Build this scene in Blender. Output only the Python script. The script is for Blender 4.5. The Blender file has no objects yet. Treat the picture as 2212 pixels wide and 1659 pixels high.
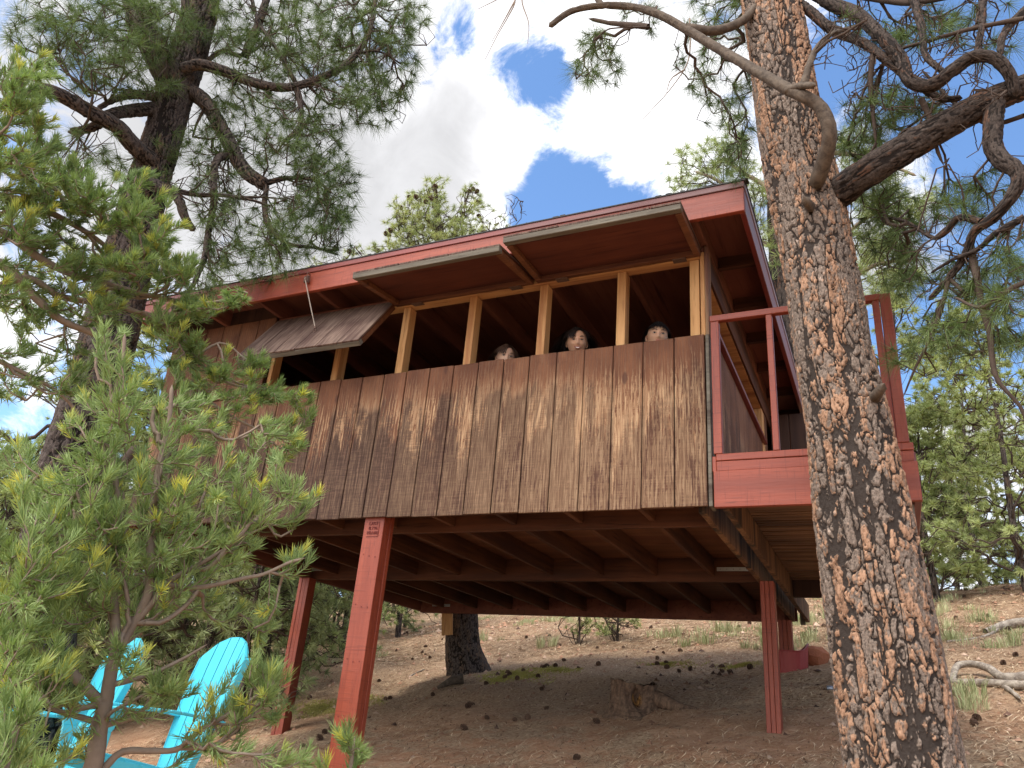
import bpy, bmesh, math, random
import numpy as np
from mathutils import Vector, Matrix
random.seed(7)
SC = bpy.context.scene
COL = SC.collection
RAD = math.radians

# ------------------------------------------------------------------ camera
CR = np.array([0.90616698, 0.41541245, 0.07933414]); CU = np.array([0.09910835, -0.39094723, 0.91506164])
CF = np.array([-0.41114346, 0.82133596, 0.39543432]); CP = np.array([0.87138612, -4.43442458, -1.20746507])
cam = bpy.data.cameras.new('camera'); camo = bpy.data.objects.new('camera', cam); COL.objects.link(camo)
m = Matrix.Identity(4)
for i in range(3):
    m[i][0] = CR[i]; m[i][1] = CU[i]; m[i][2] = -CF[i]; m[i][3] = CP[i]
camo.matrix_world = m
cam.sensor_width = 36; cam.lens = 36 * 1663.4 / 2212; cam.clip_end = 2000; cam.clip_start = 0.05
SC.camera = camo
SC.view_settings.view_transform = 'Standard'; SC.view_settings.look = 'None'
SC.view_settings.exposure = 1.17; SC.view_settings.gamma = 1

def ray(u, v):
    return CF + CR * (u - 1106) / 1663.4 + CU * (829.5 - v) / 1663.4
def HD(u, v, D):                       # a point of the photo's view at horizontal distance D
    r = ray(u, v); return CP + r * (D / math.hypot(r[0], r[1]))
def OY(u, v, y):
    r = ray(u, v); return CP + r * ((y - CP[1]) / r[1])

# ------------------------------------------------------------------ sky and sun
SUN_EL, SUN_AZ = 64, 205              # azimuth clockwise from +Y: from behind and left of the camera
w = bpy.data.worlds.new('World'); SC.world = w; w.use_nodes = True
nt = w.node_tree; nt.nodes.clear()
N = nt.nodes.new; Lk = nt.links.new
def math_n(op, a, b=None, c=None, clamp=False):
    n = N('ShaderNodeMath'); n.operation = op; n.use_clamp = clamp
    for i, x in enumerate((a, b, c)):
        if x is None: continue
        if hasattr(x, 'is_linked'): Lk(x, n.inputs[i])
        else: n.inputs[i].default_value = x
    return n.outputs[0]
sky = N('ShaderNodeTexSky'); sky.sky_type = 'NISHITA'; sky.sun_disc = False
sky.sun_elevation = RAD(SUN_EL); sky.sun_rotation = RAD(SUN_AZ); sky.altitude = 2000; sky.air_density = 1.0; sky.dust_density = .4; sky.ozone_density = 2.5
tc = N('ShaderNodeTexCoord')
vdir = tc.outputs['Generated']
def noise_w(scale, detail, rough, dist=0, off=0):
    mp = N('ShaderNodeMapping'); Lk(vdir, mp.inputs[0]); mp.inputs['Location'].default_value = (off, off * .7, -off)
    mp.inputs['Scale'].default_value = (1, 1, 1.35)
    n = N('ShaderNodeTexNoise'); Lk(mp.outputs[0], n.inputs['Vector'])
    n.inputs['Scale'].default_value = scale; n.inputs['Detail'].default_value = detail; n.inputs['Roughness'].default_value = rough
    n.inputs['Distortion'].default_value = dist
    return n.outputs['Fac']
def blob_w(u, v, deg, amp):            # a broad patch of the sky around one direction (v None: u is a vector)
    d = ray(u, v) if v is not None else np.array(u, float); d = d / np.linalg.norm(d)
    vm = N('ShaderNodeVectorMath'); vm.operation = 'DOT_PRODUCT'; Lk(vdir, vm.inputs[0]); vm.inputs[1].default_value = tuple(d)
    k = 1 - math.cos(RAD(deg))
    a = math_n('SUBTRACT', 1.0, vm.outputs['Value']); a = math_n('DIVIDE', a, -k); a = math_n('EXPONENT', a)
    return math_n('MULTIPLY', a, amp)
base = math_n('ADD', math_n('MULTIPLY', noise_w(8.0, 14, .68, .5, 1.3), 2.7), math_n('MULTIPLY', noise_w(1.7, 2, .5, 0, 4.1), .35))
acc = math_n('ADD', base, -0.84)
for b in [((-.2, -.75, .62), None, 40, .5), (1135, 160, 2.7, -.50), (1215, 190, 2.3, -.46), (1100, 120, 1.4, -.2), (1230, 290, 2.4, .3), (1150, 260, 2, .2), (1060, 270, 3, .3), (1320, 180, 3, .3), (1450, 280, 4, .4), (1005, 60, 2.0, -.40), (940, 150, 1.6, -.30), (1190, 345, 1.8, -.22), (1180, 410, 3.4, -.42), (1310, 460, 5.5, -.50), (1230, 500, 4, -.35),  # first patch: cloud cover under the added fill behind the camera
          (1540, 290, 3, -.2), (1430, 400, 2.0, .05), (2050, 110, 6, -.5), (2150, 330, 6, -.5), (1900, 290, 3.2, .42), (1960, 440, 2.5, .3), (1880, 150, 4, -.4),  (1930, 570, 4, .34), (2100, 640, 3.5, .25), (2150, 740, 6, -.5), (1980, 750, 4, -.45), (2010, 830, 3, -.25),
          (2110, 875, 3.0, .50), (2010, 930, 3, .34), (2190, 900, 4, .3),
          (600, 300, 16, .5), (830, 520, 8, .45), (950, 330, 5, .40), (1040, 220, 2.4, .30), (1080, 60, 1.6, .3), (1400, 100, 4, .40), (1350, 260, 4, .42), (1120, 330, 2.6, .30), (1560, 200, 4, .30), (1010, 440, 3, .3), (330, 830, 4, -.3), (1680, 350, 4, .1)]:
    acc = math_n('ADD', acc, blob_w(*b))
mr = N('ShaderNodeMapRange'); mr.interpolation_type = 'SMOOTHSTEP'; Lk(acc, mr.inputs[0]); mr.inputs[1].default_value = .46; mr.inputs[2].default_value = 1.0
# cloud brightness: thick grey bellies and bright thin parts, plus an added unseen fill glow behind the camera
bn = math_n('MULTIPLY', noise_w(5.5, 9, .58, .3, 9), 9.0)
g = math_n('ADD', bn, 2.5)
for b in [(850, 480, 6, -3.8), (760, 620, 8, -2.8), (930, 330, 3, -1.6), (1015, 225, 2.4, -2.4), (520, 420, 12, -3.4), (100, 200, 16, -3.2), (1250, 330, 12, 1.2), (1100, 500, 3, 2), ((-.2, -.8, .55), None, 42, 21), (2080, 920, 5, -1.5), (2120, 950, 2, -1.5), (1980, 600, 6, -2.0), (300, 900, 10, 3)]:
    g = math_n('ADD', g, blob_w(*b))
g = math_n('SMOOTH_MAX', g, 4.2, 2.4); g = math_n('ADD', g, math_n('MULTIPLY', math_n('SUBTRACT', noise_w(9, 10, .6, .5, 3), .5), 2.6))
cc = N('ShaderNodeCombineColor')
for i, f in enumerate((.985, .985, 1.01)): Lk(math_n('MULTIPLY', g, f), cc.inputs[i])
skyc = N('ShaderNodeMix'); skyc.data_type = 'RGBA'; skyc.blend_type = 'MULTIPLY'; skyc.inputs[0].default_value = 1
Lk(sky.outputs[0], skyc.inputs[6]); skyc.inputs[7].default_value = (1.5, 1.7, 1.78, 1)
mx = N('ShaderNodeMix'); mx.data_type = 'RGBA'; Lk(mr.outputs[0], mx.inputs[0]); Lk(skyc.outputs[2], mx.inputs[6]); Lk(cc.outputs[0], mx.inputs[7])
bg = N('ShaderNodeBackground'); Lk(mx.outputs[2], bg.inputs[0]); bg.inputs[1].default_value = .085
wo = N('ShaderNodeOutputWorld'); Lk(bg.outputs[0], wo.inputs[0])
sl = bpy.data.lights.new('sun', 'SUN'); sl.energy = 1.35; sl.angle = RAD(14); sl.color = (1, .94, .86)
so = bpy.data.objects.new('sun', sl); COL.objects.link(so)
sd = Vector((math.sin(RAD(SUN_AZ)) * math.cos(RAD(SUN_EL)), math.cos(RAD(SUN_AZ)) * math.cos(RAD(SUN_EL)), math.sin(RAD(SUN_EL))))
so.rotation_euler = sd.to_track_quat('Z', 'Y').to_euler(); so.location = (0, -10, 20)

# ------------------------------------------------------------------ object helpers
def tag(o, label=None, cat=None, group=None, kind=None):
    if label: o['label'] = label
    if cat: o['category'] = cat
    if group: o['group'] = group
    if kind: o['kind'] = kind
    return o
def root(name, loc, label, cat, group=None):
    o = bpy.data.objects.new(name, None); o.location = loc; o.empty_display_size = .1; COL.objects.link(o)
    return tag(o, label, cat, group)
def rloc(p):
    l = Vector((0, 0, 0))
    while p is not None: l += p.location; p = p.parent
    return l
def mesh_obj(name, me, mat, parent=None, smooth=False):
    o = bpy.data.objects.new(name, me); COL.objects.link(o)
    for mm in (mat if isinstance(mat, (list, tuple)) else [mat]): me.materials.append(mm)
    if parent is not None:
        o.parent = parent; me.transform(Matrix.Translation(-rloc(parent)))
    if smooth: me.shade_smooth()
    return o
def np_mesh(name, V, T, mat, parent=None, smooth=False, attrs=None, nper=3, orig=None):
    V = np.asarray(V, dtype=np.float32).reshape(-1, 3); T = np.asarray(T, dtype=np.int32).reshape(-1, nper)
    me = bpy.data.meshes.new(name)
    me.vertices.add(len(V)); me.vertices.foreach_set('co', V.ravel())
    me.loops.add(T.size); me.loops.foreach_set('vertex_index', T.ravel())
    me.polygons.add(len(T)); me.polygons.foreach_set('loop_start', np.arange(0, T.size, nper, dtype=np.int32))
    me.polygons.foreach_set('loop_total', np.full(len(T), nper, dtype=np.int32))
    for k, a in (attrs or {}).items():
        at = me.attributes.new(k, 'FLOAT', 'POINT'); at.data.foreach_set('value', np.asarray(a, dtype=np.float32).ravel())
    me.update(); me.validate()
    o = mesh_obj(name, me, mat, parent, smooth)
    return o
class MB:
    def __init__(s): s.V = []; s.F = []
    def quadbox(s, c8):                # eight corners: bottom ring then top ring
        n = len(s.V); s.V += [tuple(c) for c in c8]
        s.F += [tuple(n + i for i in f) for f in ((3, 2, 1, 0), (4, 5, 6, 7), (0, 1, 5, 4), (1, 2, 6, 5), (2, 3, 7, 6), (3, 0, 4, 7))]
    def box(s, x0, x1, y0, y1, z0, z1):
        s.quadbox([(x0, y0, z0), (x1, y0, z0), (x1, y1, z0), (x0, y1, z0), (x0, y0, z1), (x1, y0, z1), (x1, y1, z1), (x0, y1, z1)]); return s
    def tube(s, pts, rad, n=8, cap=True):
        pts = [np.array(p, float) for p in pts]; k0 = len(s.V)
        if not hasattr(rad, '__len__'): rad = [rad] * len(pts)
        up = None
        for i, p in enumerate(pts):
            t = pts[min(i + 1, len(pts) - 1)] - pts[max(i - 1, 0)]; t = t / (np.linalg.norm(t) + 1e-9)
            if up is None: up = np.cross(t, (0.3, .9, .2)); 
            up = up - t * (up @ t); up /= np.linalg.norm(up) + 1e-9; b = np.cross(t, up)
            for j in range(n):
                a = 2 * math.pi * j / n; s.V.append(tuple(p + rad[i] * (math.cos(a) * up + math.sin(a) * b)))
        for i in range(len(pts) - 1):
            for j in range(n):
                a = k0 + i * n + j; b2 = k0 + i * n + (j + 1) % n; s.F.append((a, b2, b2 + n, a + n))
        if cap:
            s.F.append(tuple(k0 + j for j in range(n))[::-1]); e = k0 + (len(pts) - 1) * n; s.F.append(tuple(e + j for j in range(n)))
        return s
    def build(s, name, mat, parent=None, bevel=0, smooth=False, rot=None):
        me = bpy.data.meshes.new(name)
        V = s.V
        if rot is not None: V = [tuple(rot @ Vector(v)) for v in V]
        me.from_pydata(V, [], s.F)
        if bevel:
            bm = bmesh.new(); bm.from_mesh(me)
            bmesh.ops.bevel(bm, geom=bm.edges[:], offset=bevel, segments=1, affect='EDGES', clamp_overlap=True)
            bm.to_mesh(me); bm.free()
        me.update()
        return mesh_obj(name, me, mat, parent, smooth)
def board(p, q, wdt, th, side=(0, 0, 1)):   # a plank from p to q: width along side, thickness across
    p, q, s = Vector(p), Vector(q), Vector(side); t = (q - p).normalized(); s = (s - t * s.dot(t)).normalized(); n = t.cross(s)
    a = s * (wdt / 2); b = n * (th / 2)
    mb = MB(); mb.quadbox([p - a - b, p + a - b, p + a + b, p - a + b, q - a - b, q + a - b, q + a + b, q - a + b]); return mb
def copy_tree(o, parent=None):
    kids = [c for c in o.children]
    c = o.copy(); COL.objects.link(c); c.parent = parent
    for k in kids: copy_tree(k, c)
    return c

# ------------------------------------------------------------------ material helpers
class Mat:
    def __init__(s, name, rough=.8, spec=.3):
        s.m = bpy.data.materials.new(name); s.m.use_nodes = True; s.t = s.m.node_tree; s.p = s.t.nodes['Principled BSDF']
        s.p.inputs['Roughness'].default_value = rough; s.p.inputs['Specular IOR Level'].default_value = spec
        s.tc = s.t.nodes.new('ShaderNodeTexCoord')
    def n(s, t, **k):
        n = s.t.nodes.new('ShaderNode' + t)
        for a, b in k.items(): setattr(n, a, b)
        return n
    def put(s, sock, x):
        if hasattr(x, 'is_linked'): s.t.links.new(x, sock)
        else: sock.default_value = x
    def map(s, scale=(1, 1, 1), rot=(0, 0, 0), loc=(0, 0, 0), src=None):
        n = s.n('Mapping'); s.put(n.inputs[0], src or s.tc.outputs['Object']); n.inputs['Scale'].default_value = scale
        n.inputs['Rotation'].default_value = rot; n.inputs['Location'].default_value = loc; return n.outputs[0]
    def noise(s, vec, scale=1, detail=6, rough=.6, dist=0):
        n = s.n('TexNoise'); s.put(n.inputs['Vector'], vec)
        for a, b in (('Scale', scale), ('Detail', detail), ('Roughness', rough), ('Distortion', dist)): n.inputs[a].default_value = b
        return n.outputs['Fac']
    def m_(s, op, a, b=0.0, c=None, clamp=False):
        n = s.n('Math', operation=op, use_clamp=clamp); s.put(n.inputs[0], a); s.put(n.inputs[1], b)
        if c is not None: s.put(n.inputs[2], c)
        return n.outputs[0]
    def ramp(s, f, lo, hi):
        n = s.n('MapRange', interpolation_type='SMOOTHSTEP'); s.put(n.inputs[0], f); s.put(n.inputs[1], lo); s.put(n.inputs[2], hi); return n.outputs[0]
    def mix(s, f, a, b, mode='MIX'):
        n = s.n('Mix', data_type='RGBA', blend_type=mode); s.put(n.inputs[0], f)
        for i, x in ((6, a), (7, b)): s.put(n.inputs[i], x if hasattr(x, 'is_linked') else (*x, 1))
        return n.outputs[2]
    def attr(s, name):
        n = s.n('Attribute', attribute_name=name); return n.outputs['Fac']
    def sep(s, vec=None):
        n = s.n('SeparateXYZ'); s.put(n.inputs[0], vec or s.tc.outputs['Object']); return n.outputs
    def done(s, col, bump=None, dist=.01, strength=.6, rough=None):
        s.put(s.p.inputs['Base Color'], col if hasattr(col, 'is_linked') else (*col, 1))
        if rough is not None: s.put(s.p.inputs['Roughness'], rough)
        if bump is not None:
            b = s.n('Bump'); b.inputs['Distance'].default_value = dist; b.inputs['Strength'].default_value = strength
            s.put(b.inputs['Height'], bump); s.put(s.p.inputs['Normal'], b.outputs[0])
        return s.m

def wood_mat(name, c1, c2, axis='z', gs=34, rough=.75, stain=None, saw=0, spec=.25):
    """sawn wood: fine grain stretched along one axis"""
    s = Mat(name, rough, spec)
    st = {'x': (.06, 1, 1), 'y': (1, .06, 1), 'z': (1, 1, .06)}[axis]
    a = s.noise(s.map(st), gs, 5, .6, .4); b = s.noise(s.map(tuple(v * 3 for v in st)), gs, 3, .6); big = s.noise(s.tc.outputs['Object'], 1.7, 3, .5)
    f = s.ramp(s.m_('ADD', s.m_('MULTIPLY', a, .7), s.m_('MULTIPLY', big, .5)), .42, .8)
    col = s.mix(f, c1, c2); col = s.mix(s.ramp(b, .55, .75), col, tuple(v * .6 for v in c1))
    h = s.m_('ADD', a, s.m_('MULTIPLY', b, .6))
    if saw:
        sw = {'x': (1, 1, 1), 'y': (1, 1, 1), 'z': (.25, .25, 6)}[axis]
        if axis == 'x': sw = (6, .3, .3)
        n2 = s.noise(s.map(sw), 16, 3, .6, .1); h = s.m_('ADD', h, s.m_('MULTIPLY', n2, saw))
        col = s.mix(s.ramp(n2, .56, .7), col, tuple(v * .82 for v in c1))
    if stain: 
        k = s.ramp(s.noise(s.map(st), 6, 6, .65), .48, .66); col = s.mix(k, col, stain)
    return s.done(col, h, .004, .5)

RED = (.30, .058, .036)
M = {}
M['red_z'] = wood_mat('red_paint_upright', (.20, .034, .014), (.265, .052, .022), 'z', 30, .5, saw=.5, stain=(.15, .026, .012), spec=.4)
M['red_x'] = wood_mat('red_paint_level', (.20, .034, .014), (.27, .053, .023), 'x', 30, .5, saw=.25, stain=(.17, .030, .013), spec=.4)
M['red_y'] = wood_mat('red_paint_shaded', (.12, .019, .015), (.165, .028, .020), 'y', 30, .42, spec=.5)  # same red as the front, with the dimmer side shade put into the colour
M['red_cap'] = wood_mat('red_edge_trim', (.16, .034, .027), (.21, .046, .037), 'x', 20, .5, stain=(.12, .05, .045), spec=.4)
M['stud'] = wood_mat('raw_pine', (.42, .22, .085), (.56, .32, .14), 'z', 20, .7, stain=(.30, .13, .05))
M['stud_x'] = wood_mat('raw_pine_level', (.40, .20, .08), (.52, .29, .12), 'x', 20, .7, stain=(.24, .10, .045))
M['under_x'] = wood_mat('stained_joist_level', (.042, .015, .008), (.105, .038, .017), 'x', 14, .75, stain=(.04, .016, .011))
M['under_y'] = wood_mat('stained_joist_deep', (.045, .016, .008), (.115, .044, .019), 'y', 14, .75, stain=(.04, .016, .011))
M['ply'] = wood_mat('stained_plywood', (.10, .038, .018), (.18, .072, .033), 'x', 9, .8, stain=(.12, .04, .02))
M['inner'] = wood_mat('inside_boards', (.11, .038, .026), (.17, .062, .038), 'y', 9, .85)
M['flap_frame'] = wood_mat('flap_frame_wood', (.10, .038, .018), (.17, .07, .03), 'x', 18, .7, stain=(.06, .02, .012))
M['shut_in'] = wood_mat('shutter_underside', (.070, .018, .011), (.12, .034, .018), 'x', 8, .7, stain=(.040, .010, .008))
M['edge_grey'] = wood_mat('weathered_edge', (.10, .085, .065), (.17, .15, .115), 'x', 26, .85, stain=(.06, .045, .035))
M['brace'] = wood_mat('rotting_beam', (.07, .035, .02), (.27, .145, .07), 'z', 16, .85, stain=(.025, .018, .014))
M['slat'] = wood_mat('deck_slats', (.10, .055, .034), (.22, .125, .07), 'x', 22, .85, stain=(.06, .035, .025))
M['black_in'] = wood_mat('dark_stained_boards', (.035, .018, .014), (.06, .03, .02), 'z', 14, .8)
s = Mat('galvanised_steel', .5, .5); s.p.inputs['Metallic'].default_value = .7
M['steel'] = s.done(s.mix(s.noise(s.tc.outputs['Object'], 60, 3), (.35, .36, .34), (.5, .5, .47)))
s = Mat('rusty_iron', .7, .4); s.p.inputs['Metallic'].default_value = .4
M['iron'] = s.done(s.mix(s.noise(s.tc.outputs['Object'], 90, 3), (.07, .045, .035), (.2, .12, .09)))
s = Mat('rope', .9, .1); M['rope'] = s.done(s.mix(s.noise(s.map((1, 1, 3)), 90, 2), (.30, .25, .2), (.5, .44, .38)))
s = Mat('dark_rope', .9, .1); M['drope'] = s.done(s.mix(s.noise(s.map((1, 1, 3)), 60, 2), (.035, .035, .035), (.09, .09, .085)))

def siding_mat(name, wear, warm=1.0):
    s = Mat(name, .82, .2)
    o = s.sep(); x, y, z = o[0], o[1], o[2]
    u = s.m_('ADD', x, y)
    bid = s.m_('FLOOR', s.m_('DIVIDE', s.m_('SUBTRACT', u, .0032), .2032))
    wn = s.n('TexWhiteNoise', noise_dimensions='1D'); s.put(wn.inputs['W'], bid); r = wn.outputs['Value']
    cv = s.n('CombineXYZ'); s.put(cv.inputs[0], s.m_('ADD', u, s.m_('MULTIPLY', r, 37.0))); s.put(cv.inputs[1], s.m_('MULTIPLY', r, 11.0)); s.put(cv.inputs[2], z)
    v = cv.outputs[0]
    warp = s.noise(s.map((7, 1, 1.6), src=v), 1.4, 3, .5)
    # flame grain: rings of a warped field
    wv = s.n('TexWave', wave_type='BANDS', bands_direction='X'); s.put(wv.inputs['Vector'], s.map((1, 1, .10), src=v))
    wv.inputs['Scale'].default_value = 13; wv.inputs['Distortion'].default_value = 9; wv.inputs['Detail'].default_value = 4; wv.inputs['Detail Scale'].default_value = 2.2; wv.inputs['Detail Roughness'].default_value = .62
    grain = wv.outputs['Fac']
    fine = s.noise(s.map((110, 60, 5), src=v), 1, 5, .68, .3)
    fib = s.noise(s.map((72, 40, 9), src=v), 1, 6, .74, 1.0)
    saw = s.noise(s.map((6, 3, 95), src=v), 1, 4, .75, .4)
    blot = s.noise(s.map((3.2, 2, 1.3), src=v), 1.5, 4, .6, .5)
    # bare wood shows through on the exposed part of the board
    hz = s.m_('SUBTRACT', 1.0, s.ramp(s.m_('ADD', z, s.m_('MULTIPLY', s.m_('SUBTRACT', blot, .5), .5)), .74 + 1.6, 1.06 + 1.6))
    hb = s.ramp(z, 1.35, 2.02)
    east = s.ramp(x, -.5, 2.1)
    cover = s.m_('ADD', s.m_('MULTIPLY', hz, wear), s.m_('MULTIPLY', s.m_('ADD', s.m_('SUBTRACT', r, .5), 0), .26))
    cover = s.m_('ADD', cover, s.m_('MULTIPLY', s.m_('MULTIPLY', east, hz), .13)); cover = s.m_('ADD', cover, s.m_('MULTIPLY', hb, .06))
    t = s.m_('ADD', s.m_('MULTIPLY', fib, .95), s.m_('MULTIPLY', grain, .2)); t = s.m_('ADD', t, s.m_('MULTIPLY', blot, .85)); t = s.m_('ADD', t, s.m_('MULTIPLY', saw, .25))
    t = s.m_('ADD', t, cover)
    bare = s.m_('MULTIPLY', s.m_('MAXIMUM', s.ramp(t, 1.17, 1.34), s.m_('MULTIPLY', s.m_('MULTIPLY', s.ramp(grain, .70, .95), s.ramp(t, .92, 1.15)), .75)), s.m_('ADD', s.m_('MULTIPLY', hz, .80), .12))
    stain = s.mix(s.ramp(blot, .35, .7), (.105 * warm, .044, .024), (.175 * warm, .075, .038))
    stain = s.mix(s.m_('MULTIPLY', s.ramp(grain, .2, .9), .35), stain, (.07, .03, .024))
    wood = s.mix(s.ramp(fine, .35, .7), (.24, .125, .065), (.50, .33, .185))
    # lower boards go dark and grey, in streaks
    dk = s.m_('ADD', s.m_('MULTIPLY', s.noise(s.map((7, 5, .9), src=v), 1, 6, .7, .8), .9), s.m_('MULTIPLY', saw, .22))
    dk = s.m_('ADD', dk, s.m_('MULTIPLY', s.m_('SUBTRACT', 1.0, s.ramp(z, 1.65, 2.35)), .20)); dk = s.m_('ADD', dk, s.m_('MULTIPLY', r, .10))
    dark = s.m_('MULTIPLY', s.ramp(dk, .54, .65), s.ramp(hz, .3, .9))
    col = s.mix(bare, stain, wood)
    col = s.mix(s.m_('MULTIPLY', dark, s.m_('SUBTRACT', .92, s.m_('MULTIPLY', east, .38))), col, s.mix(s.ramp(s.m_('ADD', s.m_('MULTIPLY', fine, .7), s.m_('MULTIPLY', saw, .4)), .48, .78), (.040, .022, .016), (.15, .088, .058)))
    # knots
    vo = s.n('TexVoronoi', feature='F1'); s.put(vo.inputs['Vector'], s.map((4.4, 3, 1.7), src=v)); vo.inputs['Scale'].default_value = 1.0
    kn = s.m_('SUBTRACT', 1.0, s.ramp(vo.outputs['Distance'], .05, .10)); col = s.mix(s.m_('MULTIPLY', kn, .75), col, (.07, .032, .022))
    h = s.m_('ADD', s.m_('MULTIPLY', fib, .8), s.m_('MULTIPLY', grain, .5)); h = s.m_('ADD', h, s.m_('MULTIPLY', saw, .6)); h = s.m_('SUBTRACT', h, s.m_('MULTIPLY', bare, .2))
    return s.done(col, h, .004, .7)
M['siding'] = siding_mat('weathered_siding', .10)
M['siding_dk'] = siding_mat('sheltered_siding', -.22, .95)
M['shutter'] = None

s = Mat('shutter_boards', .85, .2)
v = s.map((1, 1, 1)); fib = s.noise(s.map((50, 3, 3)), 1, 5, .7, .5); bl = s.noise(s.map((4, 1.2, 1.2)), 2, 4, .6)
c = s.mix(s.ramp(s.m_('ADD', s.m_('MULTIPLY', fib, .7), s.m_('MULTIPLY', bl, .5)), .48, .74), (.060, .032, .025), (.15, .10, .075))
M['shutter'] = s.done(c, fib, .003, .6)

# ------------------------------------------------------------------ terrain
def smst(a, b, x): t = np.clip((x - a) / (b - a), 0, 1); return t * t * (3 - 2 * t)
def ground(x, y):
    x = np.asarray(x, float); y = np.asarray(y, float)
    cr = 13.0 + 8 * smst(0, 7, -x); ys = cr - np.logaddexp(0, (cr - y) * 1.0)     # soft crest
    ys = np.where(y < -6, -6 + (y + 6) * .4, ys)
    xs = np.clip(x, -26, 26)
    z = -1.77 + .088 * xs * (1 - .35 * smst(8, 22, np.abs(xs))) + .27 * ys
    z = z + .26 * np.exp(-(((x + 3.3) / 1.9) ** 2 + ((y + .6) / 1.7) ** 2))
    z = z + .05 * np.sin(x * .9 + y * .5) * np.cos(y * .8 - x * .3) * smst(4.5, 9, y) + .025 * np.sin(x * 2.3 + 1) * np.sin(y * 1.9 + x)
    return z
def gz(x, y): return float(ground(x, y))
def GP(u, v):                           # where the view ray meets the ground
    r = ray(u, v); t = 1.0
    for k in range(4000):
        p = CP + r * t
        if p[2] < gz(p[0], p[1]): break
        t += .01 + t * .001
    return np.array([p[0], p[1], gz(p[0], p[1])])
xs = np.concatenate([np.linspace(-400, -30, 14), np.linspace(-27, -9, 60), np.linspace(-8.8, 7, 260), np.linspace(7.3, 26, 60), np.linspace(30, 400, 14)])
ys = np.concatenate([np.linspace(-400, -14, 10), np.linspace(-12, -2, 40), np.linspace(-1.9, 12, 230), np.linspace(12.2, 30, 70), np.linspace(34, 400, 14)])
X, Y = np.meshgrid(xs, ys); Z = ground(X, Y)
rng = np.random.default_rng(3)
def vnoise(x, y, s, seed):              # smooth value noise
    r = np.random.default_rng(seed).random((256, 256)); xi = np.floor(x * s).astype(int); yi = np.floor(y * s).astype(int); fx = x * s - xi; fy = y * s - yi
    fx = fx * fx * (3 - 2 * fx); fy = fy * fy * (3 - 2 * fy)
    g = lambda a, b: r[a % 256, b % 256]
    return (g(xi, yi) * (1 - fx) + g(xi + 1, yi) * fx) * (1 - fy) + (g(xi, yi + 1) * (1 - fx) + g(xi + 1, yi + 1) * fx) * fy
near = np.exp(-((X + 1) / 12) ** 2) * smst(-6, 0, Y)
Z = Z + near * (.05 * (vnoise(X, Y, 2.2, 1) - .5) + .03 * (vnoise(X, Y, 6, 2) - .5) + .012 * (vnoise(X, Y, 15, 5) - .5))
nx, ny = len(xs), len(ys)
idx = np.arange(nx * ny).reshape(ny, nx)
Q = np.stack([idx[:-1, :-1], idx[:-1, 1:], idx[1:, 1:], idx[1:, :-1]], -1).reshape(-1, 4)
s = Mat('forest_soil', .95, .1)
oc = s.tc.outputs['Object']
n1 = s.noise(oc, .55, 5, .6, .3); n2 = s.noise(oc, 5, 6, .65, .2); n3 = s.noise(oc, 34, 5, .7); n4 = s.noise(oc, 140, 3, .7)
soil = s.mix(s.ramp(n2, .35, .65), (.36, .19, .105), (.49, .29, .175)); soil = s.mix(s.ramp(n3, .5, .68), soil, (.44, .25, .16))
duff = s.mix(s.ramp(n3, .36, .64), (.23, .15, .092), (.52, .39, .25))
f = s.ramp(s.m_('ADD', n1, s.m_('MULTIPLY', s.m_('SUBTRACT', n2, .5), .6)), .42, .56)
o = s.sep(); north = s.ramp(o[1], 1.2, 4.2)
f = s.m_('MAXIMUM', s.m_('MULTIPLY', f, .8), s.m_('MULTIPLY', north, .72))
sw = s.ramp(s.m_('SUBTRACT', o[0], s.m_('MULTIPLY', o[1], .12)), 1.2, 2.6); f = s.m_('MULTIPLY', f, s.m_('SUBTRACT', 1.0, s.m_('MULTIPLY', sw, .55)))
c = s.mix(f, soil, duff)
c = s.mix(s.ramp(n4, .62, .72), c, (.46, .30, .21)); c = s.mix(s.ramp(n4, .40, .30), c, (.10, .055, .04))
M['soil'] = s.done(c, s.m_('ADD', n3, s.m_('MULTIPLY', n4, .7)), .025, .8)
g_o = np_mesh('ground', np.stack([X, Y, Z], -1), Q, M['soil'], None, True, nper=4); tag(g_o, kind='structure')
def gzn(x, y):
    near = np.exp(-((x + 1) / 12) ** 2) * smst(-6, 0, y)
    return ground(x, y) + near * (.05 * (vnoise(x, y, 2.2, 1) - .5) + .03 * (vnoise(x, y, 6, 2) - .5) + .012 * (vnoise(x, y, 15, 5) - .5))
#CONTINUE

def pnoise(U, V, nu, sv, seed):         # value noise that wraps in U
    r = np.random.default_rng(seed).random((nu, 512)); a = U * nu; b = V * sv; ia = np.floor(a).astype(int); ib = np.floor(b).astype(int); fa = a - ia; fb = b - ib; fa = fa * fa * (3 - 2 * fa); fb = fb * fb * (3 - 2 * fb)
    g = lambda i, j: r[i % nu, j % 512]
    return (g(ia, ib) * (1 - fa) + g(ia + 1, ib) * fa) * (1 - fb) + (g(ia, ib + 1) * (1 - fa) + g(ia + 1, ib + 1) * fa) * fb

# ------------------------------------------------------------------ the raised cabin
HW, HD_ = 4.86, 4.86
SILL, HEAD = 1.122, 1.755
cab = root('raised_cabin', (-2.4, 2.4, -1.6), 'red and brown wooden cabin raised on posts with flap shutters and a small deck', 'cabin')
def bx(name, mat, *b, bevel=.003, parent=None): 
    mb = MB()
    for q in b: mb.box(*q)
    return mb.build(name, mat, parent or cab, bevel)
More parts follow.
